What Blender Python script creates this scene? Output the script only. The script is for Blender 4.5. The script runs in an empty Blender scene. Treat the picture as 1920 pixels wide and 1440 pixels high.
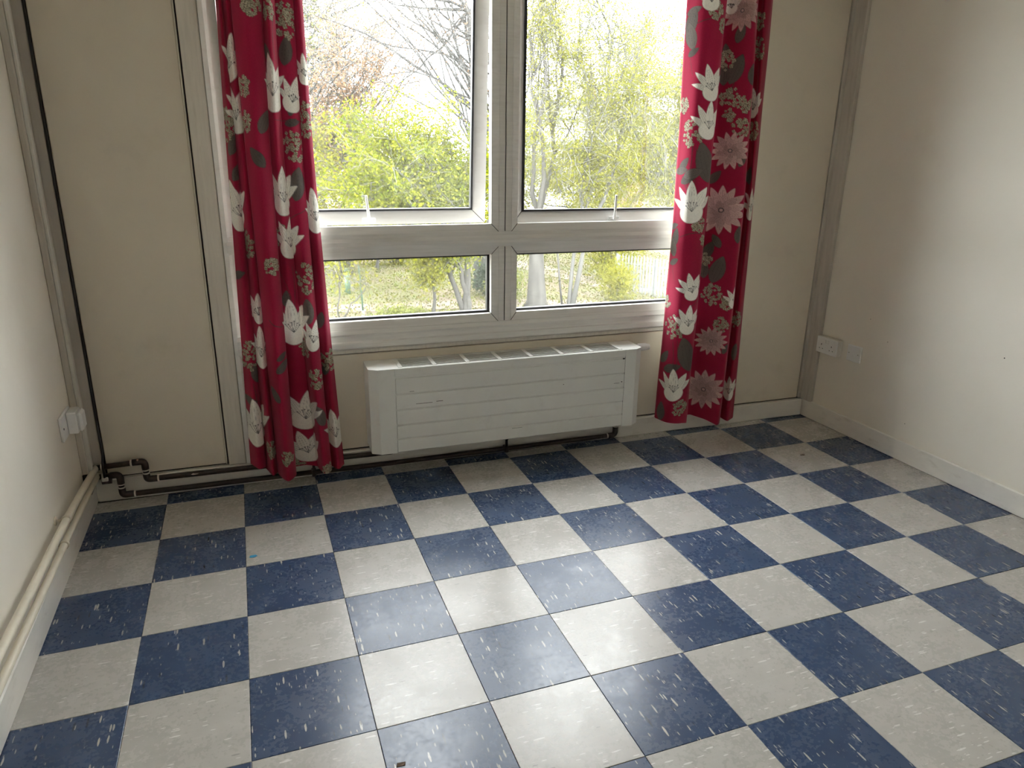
import bpy, math, random
import numpy as np
from mathutils import Matrix, Vector

SC = bpy.context.scene
COL = SC.collection

# ---------------------------------------------------------------- camera, sky, exposure
FOCAL = 1351.7          # focal length in pixels of the 1920 x 1440 frame
YAW, PITCH, ROLL = 0.3546, -0.3114, 0.0128
CAM = (0.1020, -2.7365, 1.4201)
cam_data = bpy.data.cameras.new('camera')
cam_data.sensor_fit = 'HORIZONTAL'
cam_data.sensor_width = 36.0
cam_data.lens = FOCAL / 1920.0 * 36.0
cam_data.clip_start = 0.05
cam_data.clip_end = 400.0
cam = bpy.data.objects.new('camera', cam_data)
COL.objects.link(cam)
_cy, _sy, _cp, _sp, _cr, _sr = (math.cos(YAW), math.sin(YAW), math.cos(PITCH),
                                math.sin(PITCH), math.cos(ROLL), math.sin(ROLL))
_f = Vector((_sy * _cp, _cy * _cp, _sp)); _r = Vector((_cy, -_sy, 0)); _u = _r.cross(_f)
_r2 = _cr * _r + _sr * _u; _u2 = -_sr * _r + _cr * _u
cam.matrix_world = Matrix(((_r2.x, _u2.x, -_f.x, CAM[0]), (_r2.y, _u2.y, -_f.y, CAM[1]),
                           (_r2.z, _u2.z, -_f.z, CAM[2]), (0, 0, 0, 1)))
SC.camera = cam

SKY_STRENGTH = 13.5
EXPOSURE = 0.12
world = bpy.data.worlds.new('overcast_sky')
SC.world = world
world.use_nodes = True
_bg = world.node_tree.nodes['Background']
_bg.inputs[0].default_value = (0.955, 0.978, 1.0, 1)
_bg.inputs[1].default_value = SKY_STRENGTH

SC.view_settings.view_transform = 'Standard'
SC.view_settings.look = 'None'
SC.view_settings.gamma = 1.0
SC.view_settings.use_curve_mapping = False
SC.view_settings.exposure = EXPOSURE
SC.cycles.max_bounces = 14
SC.cycles.diffuse_bounces = 10
SC.cycles.glossy_bounces = 4
SC.cycles.transparent_max_bounces = 16
SC.cycles.sample_clamp_indirect = 12.0

# ---------------------------------------------------------------- frames of reference
# world: X along the window wall, Y towards the window, Z up, floor at 0.
# the window wall is about one degree out of square with the tiles: its own frame is
# u (along), w (outwards, negative into the room), z.
WO = Vector((-0.57, 0.409, 0.0))
WANG = math.atan2(-0.062, 3.59)
XL, XR = -0.59, 3.03          # side wall faces
YF = -3.65                    # wall behind the camera
ZC = 2.50                     # ceiling

def back_xy(u, w):
    c, s = math.cos(WANG), math.sin(WANG)
    return (WO.x + u * c - w * s, WO.y + u * s + w * c)

# ---------------------------------------------------------------- mesh builder
class MB:
    def __init__(self):
        self.v = []; self.f = []
    def add(self, vs, fs):
        n = len(self.v)
        self.v += [tuple(map(float, p)) for p in vs]
        self.f += [tuple(i + n for i in f) for f in fs]
        return self
    def box(self, a, b):
        x0, x1 = sorted((a[0], b[0])); y0, y1 = sorted((a[1], b[1])); z0, z1 = sorted((a[2], b[2]))
        vs = [(x0,y0,z0),(x1,y0,z0),(x1,y1,z0),(x0,y1,z0),(x0,y0,z1),(x1,y0,z1),(x1,y1,z1),(x0,y1,z1)]
        return self.add(vs, [(0,3,2,1),(4,5,6,7),(0,1,5,4),(1,2,6,5),(2,3,7,6),(3,0,4,7)])
    def bbox(self, a, b, r=0.003):
        """box with all edges chamfered by r"""
        x0, x1 = sorted((a[0], b[0])); y0, y1 = sorted((a[1], b[1])); z0, z1 = sorted((a[2], b[2]))
        r = min(r, (x1-x0)*.45, (y1-y0)*.45, (z1-z0)*.45)
        X = (x0, x0+r, x1-r, x1); Y = (y0, y0+r, y1-r, y1); Z = (z0, z0+r, z1-r, z1)
        vs = []; idx = {}
        for sx in (0,1):
            for sy in (0,1):
                for sz in (0,1):
                    ex, ey, ez = (0 if not sx else 3), (0 if not sy else 3), (0 if not sz else 3)
                    mx, my, mz = (1 if not sx else 2), (1 if not sy else 2), (1 if not sz else 2)
                    for k, p in enumerate(((X[ex],Y[my],Z[mz]),(X[mx],Y[ey],Z[mz]),(X[mx],Y[my],Z[ez]))):
                        idx[(sx,sy,sz,k)] = len(vs); vs.append(p)
        g = lambda *t: idx[t]
        fs = []
        for s in (0,1):
            q = [g(s,0,0,0),g(s,1,0,0),g(s,1,1,0),g(s,0,1,0)]; fs.append(q if s else q[::-1])
            q = [g(0,s,0,1),g(0,s,1,1),g(1,s,1,1),g(1,s,0,1)]; fs.append(q if s else q[::-1])
            q = [g(0,0,s,2),g(1,0,s,2),g(1,1,s,2),g(0,1,s,2)]; fs.append(q if s else q[::-1])
        for a1 in (0,1):
            for b1 in (0,1):
                flip = (a1 == b1)
                q = [g(a1,b1,0,0),g(a1,b1,0,1),g(a1,b1,1,1),g(a1,b1,1,0)]; fs.append(q if flip else q[::-1])
                q = [g(a1,0,b1,2),g(a1,0,b1,0),g(a1,1,b1,0),g(a1,1,b1,2)]; fs.append(q if flip else q[::-1])
                q = [g(0,a1,b1,1),g(0,a1,b1,2),g(1,a1,b1,2),g(1,a1,b1,1)]; fs.append(q if flip else q[::-1])
        for sx in (0,1):
            for sy in (0,1):
                for sz in (0,1):
                    t = [g(sx,sy,sz,0),g(sx,sy,sz,1),g(sx,sy,sz,2)]
                    fs.append(t if (sx+sy+sz) % 2 else t[::-1])
        return self.add(vs, fs)
    def prism(self, poly, a, b, axis):
        """extrude a 2-D polygon along axis 0/1/2 from a to b; poly in the other two axes"""
        n = len(poly); vs = []
        for t in (a, b):
            for p in poly:
                q = list(p); q.insert(axis, t); vs.append(q)
        fs = [tuple(range(n))[::-1], tuple(range(n, 2*n))]
        for i in range(n):
            j = (i+1) % n; fs.append((i, j, n+j, n+i))
        return self.add(vs, fs)
    def tube(self, pts, rad, sides=12, caps=True):
        pts = [Vector((float(p[0]), float(p[1]), float(p[2]))) for p in pts]; n = len(pts)
        rad = [float(rad)]*n if not hasattr(rad, '__len__') else [float(x) for x in rad]
        vs = []; fs = []; up = None
        for i, p in enumerate(pts):
            d = (pts[min(i+1,n-1)] - pts[max(i-1,0)]).normalized()
            if up is None:
                up = Vector((0,0,1)) if abs(d.z) < .9 else Vector((1,0,0))
            a = d.cross(up)
            if a.length < 1e-6: a = d.cross(Vector((1,0,0)))
            a.normalize(); b = a.cross(d).normalized(); up = b
            for k in range(sides):
                t = 2*math.pi*k/sides
                vs.append(p + rad[i]*(math.cos(t)*a + math.sin(t)*b))
        for i in range(n-1):
            for k in range(sides):
                m = (k+1) % sides
                fs.append((i*sides+k, i*sides+m, (i+1)*sides+m, (i+1)*sides+k))
        if caps:
            fs.append(tuple(range(sides))[::-1]); fs.append(tuple(range((n-1)*sides, n*sides)))
        return self.add(vs, fs)

OFF = {}       # root object -> base point subtracted from its parts' coordinates

def mesh_obj(name, mb, mat, parent=None, smooth=False):
    off = OFF.get(parent.name, (0,0,0)) if parent else (0,0,0)
    me = bpy.data.meshes.new(name)
    me.from_pydata([(p[0]-off[0], p[1]-off[1], p[2]-off[2]) for p in mb.v], [], mb.f)
    me.update()
    if mat: me.materials.append(mat)
    if smooth:
        me.polygons.foreach_set('use_smooth', [True]*len(me.polygons))
    o = bpy.data.objects.new(name, me); COL.objects.link(o)
    if parent:
        o.parent = parent; OFF[o.name] = off
    return o

def tag(o, label=None, cat=None, group=None, kind=None):
    if label: o['label'] = label
    if cat: o['category'] = cat
    if group: o['group'] = group
    if kind: o['kind'] = kind
    return o

def root(name, base, label, cat, back=False, group=None, kind=None):
    """an Empty at the base of a thing; its parts are given in world or window-wall coordinates"""
    o = bpy.data.objects.new(name, None); COL.objects.link(o)
    o.empty_display_size = .1
    if back:
        x, y = back_xy(base[0], base[1]); o.location = (x, y, base[2]); o.rotation_euler = (0, 0, WANG)
    else:
        o.location = base
    OFF[o.name] = tuple(base)
    return tag(o, label, cat, group, kind)

def on_back(o):
    o.location = WO; o.rotation_euler = (0, 0, WANG); return o

def auto_smooth(o, ang=0.6):
    me = o.data
    me.polygons.foreach_set('use_smooth', [True]*len(me.polygons))
    try: me.set_sharp_from_angle(angle=ang)
    except Exception: pass
    return o

# ---------------------------------------------------------------- materials
def nodes_of(name):
    m = bpy.data.materials.new(name); m.use_nodes = True
    nt = m.node_tree
    return m, nt, nt.nodes['Principled BSDF'], nt.nodes['Material Output']
def N(nt, t, **kw):
    n = nt.nodes.new(t)
    for k, v in kw.items(): setattr(n, k, v)
    return n
def ramp(nt, src, p0, c0, p1, c1):
    r = N(nt, 'ShaderNodeValToRGB')
    r.color_ramp.elements[0].position = p0; r.color_ramp.elements[0].color = c0
    r.color_ramp.elements[1].position = p1; r.color_ramp.elements[1].color = c1
    nt.links.new(src, r.inputs[0]); return r
def rgb(c): return (c[0], c[1], c[2], 1)
def noise(nt, scale, detail=4, rough=.55, vec=None, mapscale=None, coord='Object'):
    tc = N(nt, 'ShaderNodeTexCoord')
    src = tc.outputs[coord]
    if vec is not None: src = vec
    if mapscale:
        mp = N(nt, 'ShaderNodeMapping'); mp.inputs['Scale'].default_value = mapscale
        nt.links.new(src, mp.inputs[0]); src = mp.outputs[0]
    n = N(nt, 'ShaderNodeTexNoise'); n.inputs['Scale'].default_value = scale
    n.inputs['Detail'].default_value = detail; n.inputs['Roughness'].default_value = rough
    nt.links.new(src, n.inputs['Vector']); return n
def mix(nt, fac, a, b, mode='MIX'):
    m = N(nt, 'ShaderNodeMix', data_type='RGBA', blend_type=mode)
    for sock, v in ((m.inputs[0], fac), (m.inputs[6], a), (m.inputs[7], b)):
        if hasattr(v, 'is_linked'): nt.links.new(v, sock)
        elif isinstance(v, (int, float)): sock.default_value = v
        else: sock.default_value = rgb(v)
    return m.outputs[2]
def math_(nt, op, a, b=None, c=None):
    m = N(nt, 'ShaderNodeMath', operation=op)
    for i, v in enumerate((a, b, c)):
        if v is None: continue
        if hasattr(v, 'is_linked'): nt.links.new(v, m.inputs[i])
        else: m.inputs[i].default_value = v
    return m.outputs[0]
def smooth(nt, v, lo, hi):
    m = N(nt, 'ShaderNodeMapRange', interpolation_type='SMOOTHSTEP')
    nt.links.new(v, m.inputs[0]); m.inputs[1].default_value = lo; m.inputs[2].default_value = hi
    return m.outputs[0]
def bump(nt, bsdf, h, strength=.2, dist=.002):
    b = N(nt, 'ShaderNodeBump'); b.inputs['Strength'].default_value = strength
    b.inputs['Distance'].default_value = dist
    nt.links.new(h, b.inputs['Height']); nt.links.new(b.outputs[0], bsdf.inputs['Normal'])

def paint(name, c, rough=.5, var=.06, scale=6, dirt=None, dirt_amt=.35, dirt_scale=3, bump_s=0, bump_scale=200,
          spec=.5, metal=0, mapscale=None):
    m, nt, b, _ = nodes_of(name)
    n1 = noise(nt, scale, mapscale=mapscale)
    lo = tuple(x*(1-var) for x in c); hi = tuple(min(1, x*(1+var)) for x in c)
    col = ramp(nt, n1.outputs[0], .3, rgb(lo), .7, rgb(hi)).outputs[0]
    if dirt:
        n2 = noise(nt, dirt_scale, 7, .65, mapscale=mapscale)
        f = smooth(nt, n2.outputs[0], .52, .8)
        f = math_(nt, 'MULTIPLY', f, dirt_amt)
        col = mix(nt, f, col, dirt)
    nt.links.new(col, b.inputs['Base Color'])
    b.inputs['Roughness'].default_value = rough
    b.inputs['Specular IOR Level'].default_value = spec
    b.inputs['Metallic'].default_value = metal
    if bump_s:
        bump(nt, b, noise(nt, bump_scale, 3).outputs[0], bump_s)
    return m

M = {}
M['wall'] = paint('cream_wall_paint', (.80,.755,.665), .55, .03, 2.2, (.60,.52,.40), .35, 1.6, .12, 90, .3)
M['wall_r'] = paint('cream_wall_paint_stained', (.80,.76,.675), .5, .035, 1.7, (.60,.52,.40), .45, 1.3, .12, 90, .3)
M['ceiling'] = paint('white_ceiling_paint', (.82,.80,.76), .7, .03, 2)
M['panel'] = paint('cream_panel_paint', (.73,.665,.555), .45, .035, 2.5, (.45,.39,.30), .30, 4, .05, 120, .35)
M['post'] = paint('cream_timber_paint', (.66,.62,.55), .5, .06, 8, (.40,.35,.28), .5, 5, .1, 60, .35, mapscale=(9,9,.8))
M['upvc'] = paint('white_upvc', (.80,.79,.77), .32, .03, 5, (.50,.44,.37), .28, 6, 0, 50, .45, mapscale=(.6,4,6))
M['upvc_dirty'] = paint('white_upvc_weathered', (.74,.725,.70), .36, .06, 9, (.42,.37,.30), .35, 7, 0, 50, .4, mapscale=(.5,5,9))
M['skirt'] = paint('white_skirting_gloss', (.76,.735,.68), .35, .04, 6, (.40,.35,.28), .45, 9, .06, 60, .45, mapscale=(1,1,3))
M['trim'] = paint('dirty_corner_batten', (.56,.52,.46), .5, .08, 6, (.33,.29,.23), .5, 4, .1, 60, .35, mapscale=(6,6,.7))
M['dark'] = paint('dark_gap', (.02,.018,.016), .8, .1)
M['sub'] = paint('dark_tile_joint', (.035,.034,.034), .8, .1)
M['gasket'] = paint('black_rubber_gasket', (.022,.022,.025), .45, .1)
M['rad'] = paint('white_convector_enamel', (.76,.76,.73), .38, .025, 5, (.50,.46,.40), .25, 12, .05, 120, .45)
M['rad_in'] = paint('grey_convector_inside', (.07,.07,.07), .6, .2)
M['plastic'] = paint('white_plastic', (.80,.80,.79), .3, .02, 5, (.55,.50,.42), .2, 30, 0, 50, .5)
M['plastic_grey'] = paint('aged_white_plastic', (.68,.66,.61), .4, .03, 5, (.45,.40,.32), .3, 20, 0, 50, .4)
M['hole'] = paint('socket_hole_black', (.012,.012,.012), .6, .1)
M['brown_pipe'] = paint('dark_brown_pipe_paint', (.028,.017,.013), .4, .3, 30, (.07,.04,.03), .5, 25, .2, 120, .5)
M['cream_pipe'] = paint('cream_pipe_paint', (.74,.68,.56), .4, .05, 12, (.48,.41,.31), .5, 14, .15, 90, .45)
M['white_ring'] = paint('white_paint_drip', (.72,.68,.62), .5, .1, 40)
M['chip'] = paint('bare_primer_chip', (.60,.38,.27), .6, .15, 60)
M['cable'] = paint('black_cable_sheath', (.010,.010,.012), .4, .1)
M['metal'] = paint('dull_aluminium', (.62,.62,.62), .35, .05, 20, None, 0, 3, 0, 50, .5, .9)
M['wood_ext'] = paint('weathered_post', (.10,.10,.09), .8, .2)

def glass_mat():
    m = bpy.data.materials.new('window_glass'); m.use_nodes = True
    nt = m.node_tree; nt.nodes.clear()
    out = N(nt, 'ShaderNodeOutputMaterial'); t = N(nt, 'ShaderNodeBsdfTransparent')
    t.inputs[0].default_value = (.975, .985, .98, 1)
    g = N(nt, 'ShaderNodeBsdfGlossy'); g.inputs['Roughness'].default_value = .02
    geo = N(nt, 'ShaderNodeNewGeometry')
    dt = N(nt, 'ShaderNodeVectorMath', operation='DOT_PRODUCT')
    nt.links.new(geo.outputs['Incoming'], dt.inputs[0]); nt.links.new(geo.outputs['Normal'], dt.inputs[1])
    k = math_(nt, 'POWER', math_(nt, 'SUBTRACT', 1.0, math_(nt, 'ABSOLUTE', dt.outputs['Value'])), 5.0)
    fac = math_(nt, 'MULTIPLY_ADD', k, .92, .035)
    sm = noise(nt, 2.2, 6, .65)
    vf = math_(nt, 'MULTIPLY_ADD', smooth(nt, sm.outputs[0], .35, .75), .010, .006)
    tl = N(nt, 'ShaderNodeBsdfTranslucent'); tl.inputs[0].default_value = (.95,.97,1,1)
    mv = N(nt, 'ShaderNodeMixShader')                      # film of grime on the glass
    nt.links.new(vf, mv.inputs[0]); nt.links.new(t.outputs[0], mv.inputs[1]); nt.links.new(tl.outputs[0], mv.inputs[2])
    t = mv
    mx = N(nt, 'ShaderNodeMixShader')
    nt.links.new(fac, mx.inputs[0]); nt.links.new(t.outputs[0], mx.inputs[1])
    nt.links.new(g.outputs[0], mx.inputs[2]); nt.links.new(mx.outputs[0], out.inputs[0])
    return m
M['glass'] = glass_mat()

def tile_mat(name, base, base2, streak_scale, flecks, rough_lo, rough_hi, white, dark):
    """vinyl floor tile: streaky flecks pressed into the sheet, worn gloss"""
    m, nt, b, _ = nodes_of(name)
    tc = N(nt, 'ShaderNodeTexCoord'); oi = N(nt, 'ShaderNodeObjectInfo')
    vm = N(nt, 'ShaderNodeVectorMath', operation='SCALE'); vm.inputs['Scale'].default_value = 37.0
    cmb = N(nt, 'ShaderNodeCombineXYZ')
    nt.links.new(oi.outputs['Random'], cmb.inputs[0]); nt.links.new(oi.outputs['Random'], cmb.inputs[1])
    nt.links.new(cmb.outputs[0], vm.inputs[0])
    ad = N(nt, 'ShaderNodeVectorMath', operation='ADD')
    nt.links.new(tc.outputs['Object'], ad.inputs[0]); nt.links.new(vm.outputs[0], ad.inputs[1])
    local = ad.outputs[0]
    geo = N(nt, 'ShaderNodeNewGeometry')
    mott = noise(nt, 18, 3, .5, vec=local)
    col = ramp(nt, mott.outputs[0], .25, rgb(base), .75, rgb(base2)).outputs[0]
    st = noise(nt, 20, 4, .6, vec=local, mapscale=streak_scale)
    f = math_(nt, 'MULTIPLY', smooth(nt, st.outputs[0], .50, .80), .14)
    col = mix(nt, f, col, tuple(min(1, x*1.5+.015) for x in base2))
    dk = noise(nt, 15, 4, .6, vec=local, mapscale=streak_scale)
    f = math_(nt, 'MULTIPLY', smooth(nt, dk.outputs[0], .60, .85), .06)
    col = mix(nt, f, col, tuple(x*.45 for x in base))
    for (sc, thr, siz, c, amt) in flecks:
        mp = N(nt, 'ShaderNodeMapping'); mp.inputs['Scale'].default_value = (sc[0], sc[1], 0)
        wob = noise(nt, 60, 2, .5, vec=local)
        wv = N(nt, 'ShaderNodeVectorMath', operation='MULTIPLY_ADD')
        nt.links.new(wob.outputs[1], wv.inputs[0]); wv.inputs[1].default_value = (.0025,.0025,0)
        nt.links.new(local, wv.inputs[2])
        nt.links.new(wv.outputs[0], mp.inputs[0])
        vo = N(nt, 'ShaderNodeTexVoronoi'); vo.inputs['Scale'].default_value = 1.0
        nt.links.new(mp.outputs[0], vo.inputs['Vector'])
        sep = N(nt, 'ShaderNodeSeparateColor'); nt.links.new(vo.outputs['Color'], sep.inputs[0])
        on = math_(nt, 'GREATER_THAN', sep.outputs[0], thr)
        rr = math_(nt, 'MULTIPLY_ADD', sep.outputs[1], siz*.7, siz*.35)
        d = math_(nt, 'SUBTRACT', rr, vo.outputs['Distance'])
        f = math_(nt, 'MULTIPLY', smooth(nt, d, 0.0, .05), on)
        col = mix(nt, math_(nt, 'MULTIPLY', f, amt), col, c)
    # scuffs and trodden-in dirt run across the whole floor
    sc1 = noise(nt, 3.2, 8, .72, vec=geo.outputs['Position'])
    f = math_(nt, 'MULTIPLY', smooth(nt, sc1.outputs[0], .50, .80), .05)
    col = mix(nt, f, col, tuple(x*.6 for x in base))
    nt.links.new(col, b.inputs['Base Color'])
    r1 = noise(nt, 5.5, 8, .7, vec=geo.outputs['Position'])
    r2 = noise(nt, 75, 4, .6, vec=geo.outputs['Position'])
    rs = math_(nt, 'ADD', math_(nt, 'MULTIPLY', r1.outputs[0], .6), math_(nt, 'MULTIPLY', r2.outputs[0], .4))
    rg = N(nt, 'ShaderNodeMapRange'); nt.links.new(rs, rg.inputs[0])
    rg.inputs[1].default_value = .32; rg.inputs[2].default_value = .68
    rg.inputs[3].default_value = rough_lo; rg.inputs[4].default_value = rough_hi
    nt.links.new(rg.outputs[0], b.inputs['Roughness'])
    b.inputs['Specular IOR Level'].default_value = .5
    hs = math_(nt, 'ADD', noise(nt, 40, 3, .5, vec=geo.outputs['Position']).outputs[0],
               math_(nt, 'MULTIPLY', noise(nt, 9, 4, .6, vec=geo.outputs['Position']).outputs[0], 1.6))
    bump(nt, b, hs, .08, .0012)
    return m
W_, K_ = (.62,.60,.55), (.012,.014,.02)
M['tile_blue'] = tile_mat('blue_vinyl_tile', (.036,.060,.120), (.049,.081,.158), (3,.35,1),
    [((140,24), .89, .45, W_, .9), ((190,50), .93, .42, W_, .7), ((130,20), .955, .42, K_, .75)], .15, .40, W_, K_)
M['tile_grey'] = tile_mat('light_grey_vinyl_tile', (.43,.415,.385), (.49,.475,.445), (.35,3,1),
    [((24,140), .89, .45, (.78,.77,.74), .75), ((50,190), .93, .42, (.80,.79,.76), .6), ((30,130), .98, .34, (.22,.21,.19), .7)], .15, .40, W_, K_)

def curtain_mat():
    m = bpy.data.materials.new('red_floral_print_cloth'); m.use_nodes = True
    nt = m.node_tree; nt.nodes.clear()
    out = N(nt, 'ShaderNodeOutputMaterial')
    at = N(nt, 'ShaderNodeAttribute'); at.attribute_name = 'print'
    w = noise(nt, 420, 2, .5, mapscale=(1,1,.4)); w2 = noise(nt, 420, 2, .5, mapscale=(.4,.4,1.4))
    k = math_(nt, 'MULTIPLY_ADD', math_(nt, 'ADD', w.outputs[0], w2.outputs[0]), .35, .65)
    cc = N(nt, 'ShaderNodeMix', data_type='RGBA', blend_type='MULTIPLY'); cc.inputs[0].default_value = 1
    nt.links.new(at.outputs['Color'], cc.inputs[6])
    g = N(nt, 'ShaderNodeCombineColor')
    for i in range(3): nt.links.new(k, g.inputs[i])
    nt.links.new(g.outputs[0], cc.inputs[7])
    geo = N(nt, 'ShaderNodeNewGeometry')
    lined = mix(nt, geo.outputs['Backfacing'], cc.outputs[2], (.72,.70,.66))   # cream lining on the window side
    d = N(nt, 'ShaderNodeBsdfPrincipled'); d.inputs['Roughness'].default_value = .8
    d.inputs['Specular IOR Level'].default_value = .15
    d.inputs['Sheen Weight'].default_value = .15
    t = N(nt, 'ShaderNodeBsdfTranslucent')
    nt.links.new(lined, d.inputs['Base Color']); nt.links.new(cc.outputs[2], t.inputs[0])
    mx = N(nt, 'ShaderNodeMixShader'); mx.inputs[0].default_value = .035
    nt.links.new(d.outputs[0], mx.inputs[1]); nt.links.new(t.outputs[0], mx.inputs[2])
    bp = N(nt, 'ShaderNodeBump'); bp.inputs['Strength'].default_value = .15; bp.inputs['Distance'].default_value = .001
    nt.links.new(k, bp.inputs['Height']); nt.links.new(bp.outputs[0], d.inputs['Normal'])
    nt.links.new(mx.outputs[0], out.inputs[0])
    return m
M['curtain'] = curtain_mat()

def leaf_mat(name, a, b_, trans=.35):
    m = bpy.data.materials.new(name); m.use_nodes = True
    nt = m.node_tree; nt.nodes.clear()
    out = N(nt, 'ShaderNodeOutputMaterial')
    geo = N(nt, 'ShaderNodeNewGeometry')
    n = noise(nt, 1.1, 3, .6, vec=geo.outputs['Position'])
    rnd = geo.outputs['Random Per Island']
    f = math_(nt, 'ADD', math_(nt, 'MULTIPLY', n.outputs[0], .6), math_(nt, 'MULTIPLY', rnd, .4))
    c = ramp(nt, f, .3, rgb(a), .7, rgb(b_)).outputs[0]
    d = N(nt, 'ShaderNodeBsdfDiffuse'); t = N(nt, 'ShaderNodeBsdfTranslucent')
    nt.links.new(c, d.inputs[0]); nt.links.new(c, t.inputs[0])
    mx = N(nt, 'ShaderNodeMixShader'); mx.inputs[0].default_value = trans
    nt.links.new(d.outputs[0], mx.inputs[1]); nt.links.new(t.outputs[0], mx.inputs[2])
    nt.links.new(mx.outputs[0], out.inputs[0])
    return m

# ================================================================ THE ROOM
# ---------------------------------------------------------------- floor and its tiles
T = 0.305
mb = MB().box((XL-.1, YF-.1, -.12), (XR+.1, .47, -.004))
floor = tag(mesh_obj('floor', mb, M['sub']), 'floor of blue and light grey vinyl tiles laid chequerboard', 'floor', kind='structure')
_tm = {}
def tile_mesh(x0, x1, y0, y1, blue):
    key = (round(x1-x0, 4), round(y1-y0, 4), blue)
    if key in _tm: return _tm[key]
    a, b = (x1-x0)/2 - .0006, (y1-y0)/2 - .0006; r = .0012
    vs = [(-a,-b,-.004),(a,-b,-.004),(a,b,-.004),(-a,b,-.004),
          (-a,-b,-.0008),(a,-b,-.0008),(a,b,-.0008),(-a,b,-.0008),
          (-a+r,-b+r,0),(a-r,-b+r,0),(a-r,b-r,0),(-a+r,b-r,0)]
    fs = [(0,1,5,4),(1,2,6,5),(2,3,7,6),(3,0,4,7),(4,5,9,8),(5,6,10,9),(6,7,11,10),(7,4,8,11),(8,9,10,11)]
    me = bpy.data.meshes.new('tile'); me.from_pydata(vs, [], fs); me.update()
    me.materials.append(M['tile_blue' if blue else 'tile_grey'])
    _tm[key] = me
    return me
rng = random.Random(5)
for iy in range(-12, 2):
    for ix in range(-2, 10):
        x0, x1 = max(ix*T, XL+.002), min((ix+1)*T, XR-.002)
        y0, y1 = max(iy*T, YF+.002), min((iy+1)*T, .405 if ix < 3 else .375)
        if x1-x0 < .02 or y1-y0 < .02: continue
        o = bpy.data.objects.new('tile', tile_mesh(x0, x1, y0, y1, (ix+iy) % 2 == 0))
        COL.objects.link(o)
        o.location = ((x0+x1)/2, (y0+y1)/2, rng.uniform(-.0004, .0002)); o.parent = floor
        o.rotation_euler = (rng.uniform(-.0012,.0012), rng.uniform(-.0012,.0012), 0)

# ---------------------------------------------------------------- walls and ceiling
tag(mesh_obj('wall_left', MB().box((XL-.15, YF-.15, -.12), (XL, .75, ZC+.1)), M['wall']),
    'plain cream painted wall on the left with faint stains', 'wall', kind='structure')
tag(mesh_obj('wall_right', MB().box((XR, YF-.15, -.12), (XR+.15, .70, ZC+.1)), M['wall_r']),
    'plain cream painted wall on the right with scuffs and stains', 'wall', kind='structure')
tag(mesh_obj('wall_front', MB().box((XL, YF-.15, -.12), (XR, YF, ZC+.1)), M['wall']),
    'plain cream wall behind the viewpoint', 'wall', kind='structure')
tag(mesh_obj('ceiling', MB().box((XL-.15, YF-.15, ZC), (XR+.15, .46, ZC+.1)), M['ceiling']),
    'plain white painted ceiling over the room', 'ceiling', kind='structure')

UJ0, UJ1 = .605, 2.960        # outer edges of the window jambs
ZW0, ZW1 = .587, 2.340        # bottom and top of the window
wb = MB()
wb.box((-.03, .030, 0), (UJ0+.02, .24, ZC))               # beside the window
wb.box((UJ1-.02, .030, 0), (3.63, .24, ZC))
wb.box((UJ0+.02, .030, 0), (UJ1-.02, .24, ZW0-.02))       # below
wb.box((UJ0+.02, .030, ZW1+.02), (UJ1-.02, .24, ZC))      # above
wall_back = on_back(tag(mesh_obj('wall_back', wb, M['dark']),
    'window wall made of cream infill panels beside and below the window', 'wall', kind='structure'))
def back_part(name, mb, mat, parent):
    return mesh_obj(name, mb, mat, parent)
OFF[wall_back.name] = (0,0,0)
back_part('panel', MB().bbox((.046,.012,.106), (.508,.0295,ZC-.01), .003), M['panel'], wall_back)
back_part('panel', MB().bbox((3.056,.012,.106), (3.553,.0295,ZC-.01), .003), M['panel'], wall_back)
back_part('panel', MB().bbox((.612,.014,.106), (2.955,.0295,.556), .003), M['panel'], wall_back)
back_part('panel', MB().bbox((.612,.012,ZW1+.06), (2.955,.0295,ZC-.01), .003), M['panel'], wall_back)
back_part('cover_strip', MB().bbox((-.02,.006,.106), (.036,.0295,ZC-.01), .003), M['trim'], wall_back)
back_part('cover_strip', MB().bbox((3.558,.006,.106), (3.60,.0295,ZC-.01), .003), M['trim'], wall_back)
back_part('cover_strip', MB().bbox((.508,.004,.106), (.513,.0295,ZC-.01), .001), M['post'], wall_back)

# ---------------------------------------------------------------- posts, battens, skirting
def post(name, u0, u1, label):
    mb = MB()
    mb.bbox((u0, .000, .100), (u1, .0295, ZC-.01), .003)
    o = on_back(mesh_obj(name, mb, M['post']))
    OFF[o.name] = (0,0,0)
    return tag(o, label, 'window post', kind='structure')
p1_ = post('trim_1', .519, .590, 'painted timber post between the left panel and the window')
p2_ = post('trim_2', 2.975, 3.048, 'painted timber post behind the right curtain')
# the white jambs: a flat face that splays back towards the glass
for par, a, s in ((p1_, .592, 1), (p2_, 2.973, -1)):
    poly = [(a, -.002), (a+s*.018, -.002), (a+s*.030, .008), (a+s*.066, .052), (a+s*.066, .110), (a, .110)]
    if s < 0: poly = poly[::-1]
    mb = MB().prism(poly, .100, ZC-.01, 2)
    mesh_obj('jamb', mb, M['upvc'], par)
bt = tag(mesh_obj('trim_3', MB().bbox((XL, .305, .095), (XL+.022, .425, ZC-.01), .003), M['trim']),
    'narrow painted corner batten on the left wall', 'batten', kind='structure')
bt = tag(mesh_obj('trim_4', MB().bbox((XR-.024, .280, .100), (XR, .368, ZC-.01), .003), M['trim']),
    'narrow painted corner batten on the right wall', 'batten', kind='structure')
o = on_back(mesh_obj('trim_5', MB().bbox((.612,.002,.562), (2.953,.0295,.578), .003), M['post']))
tag(o, 'thin timber bead running under the window sill', 'bead', kind='structure')

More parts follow.
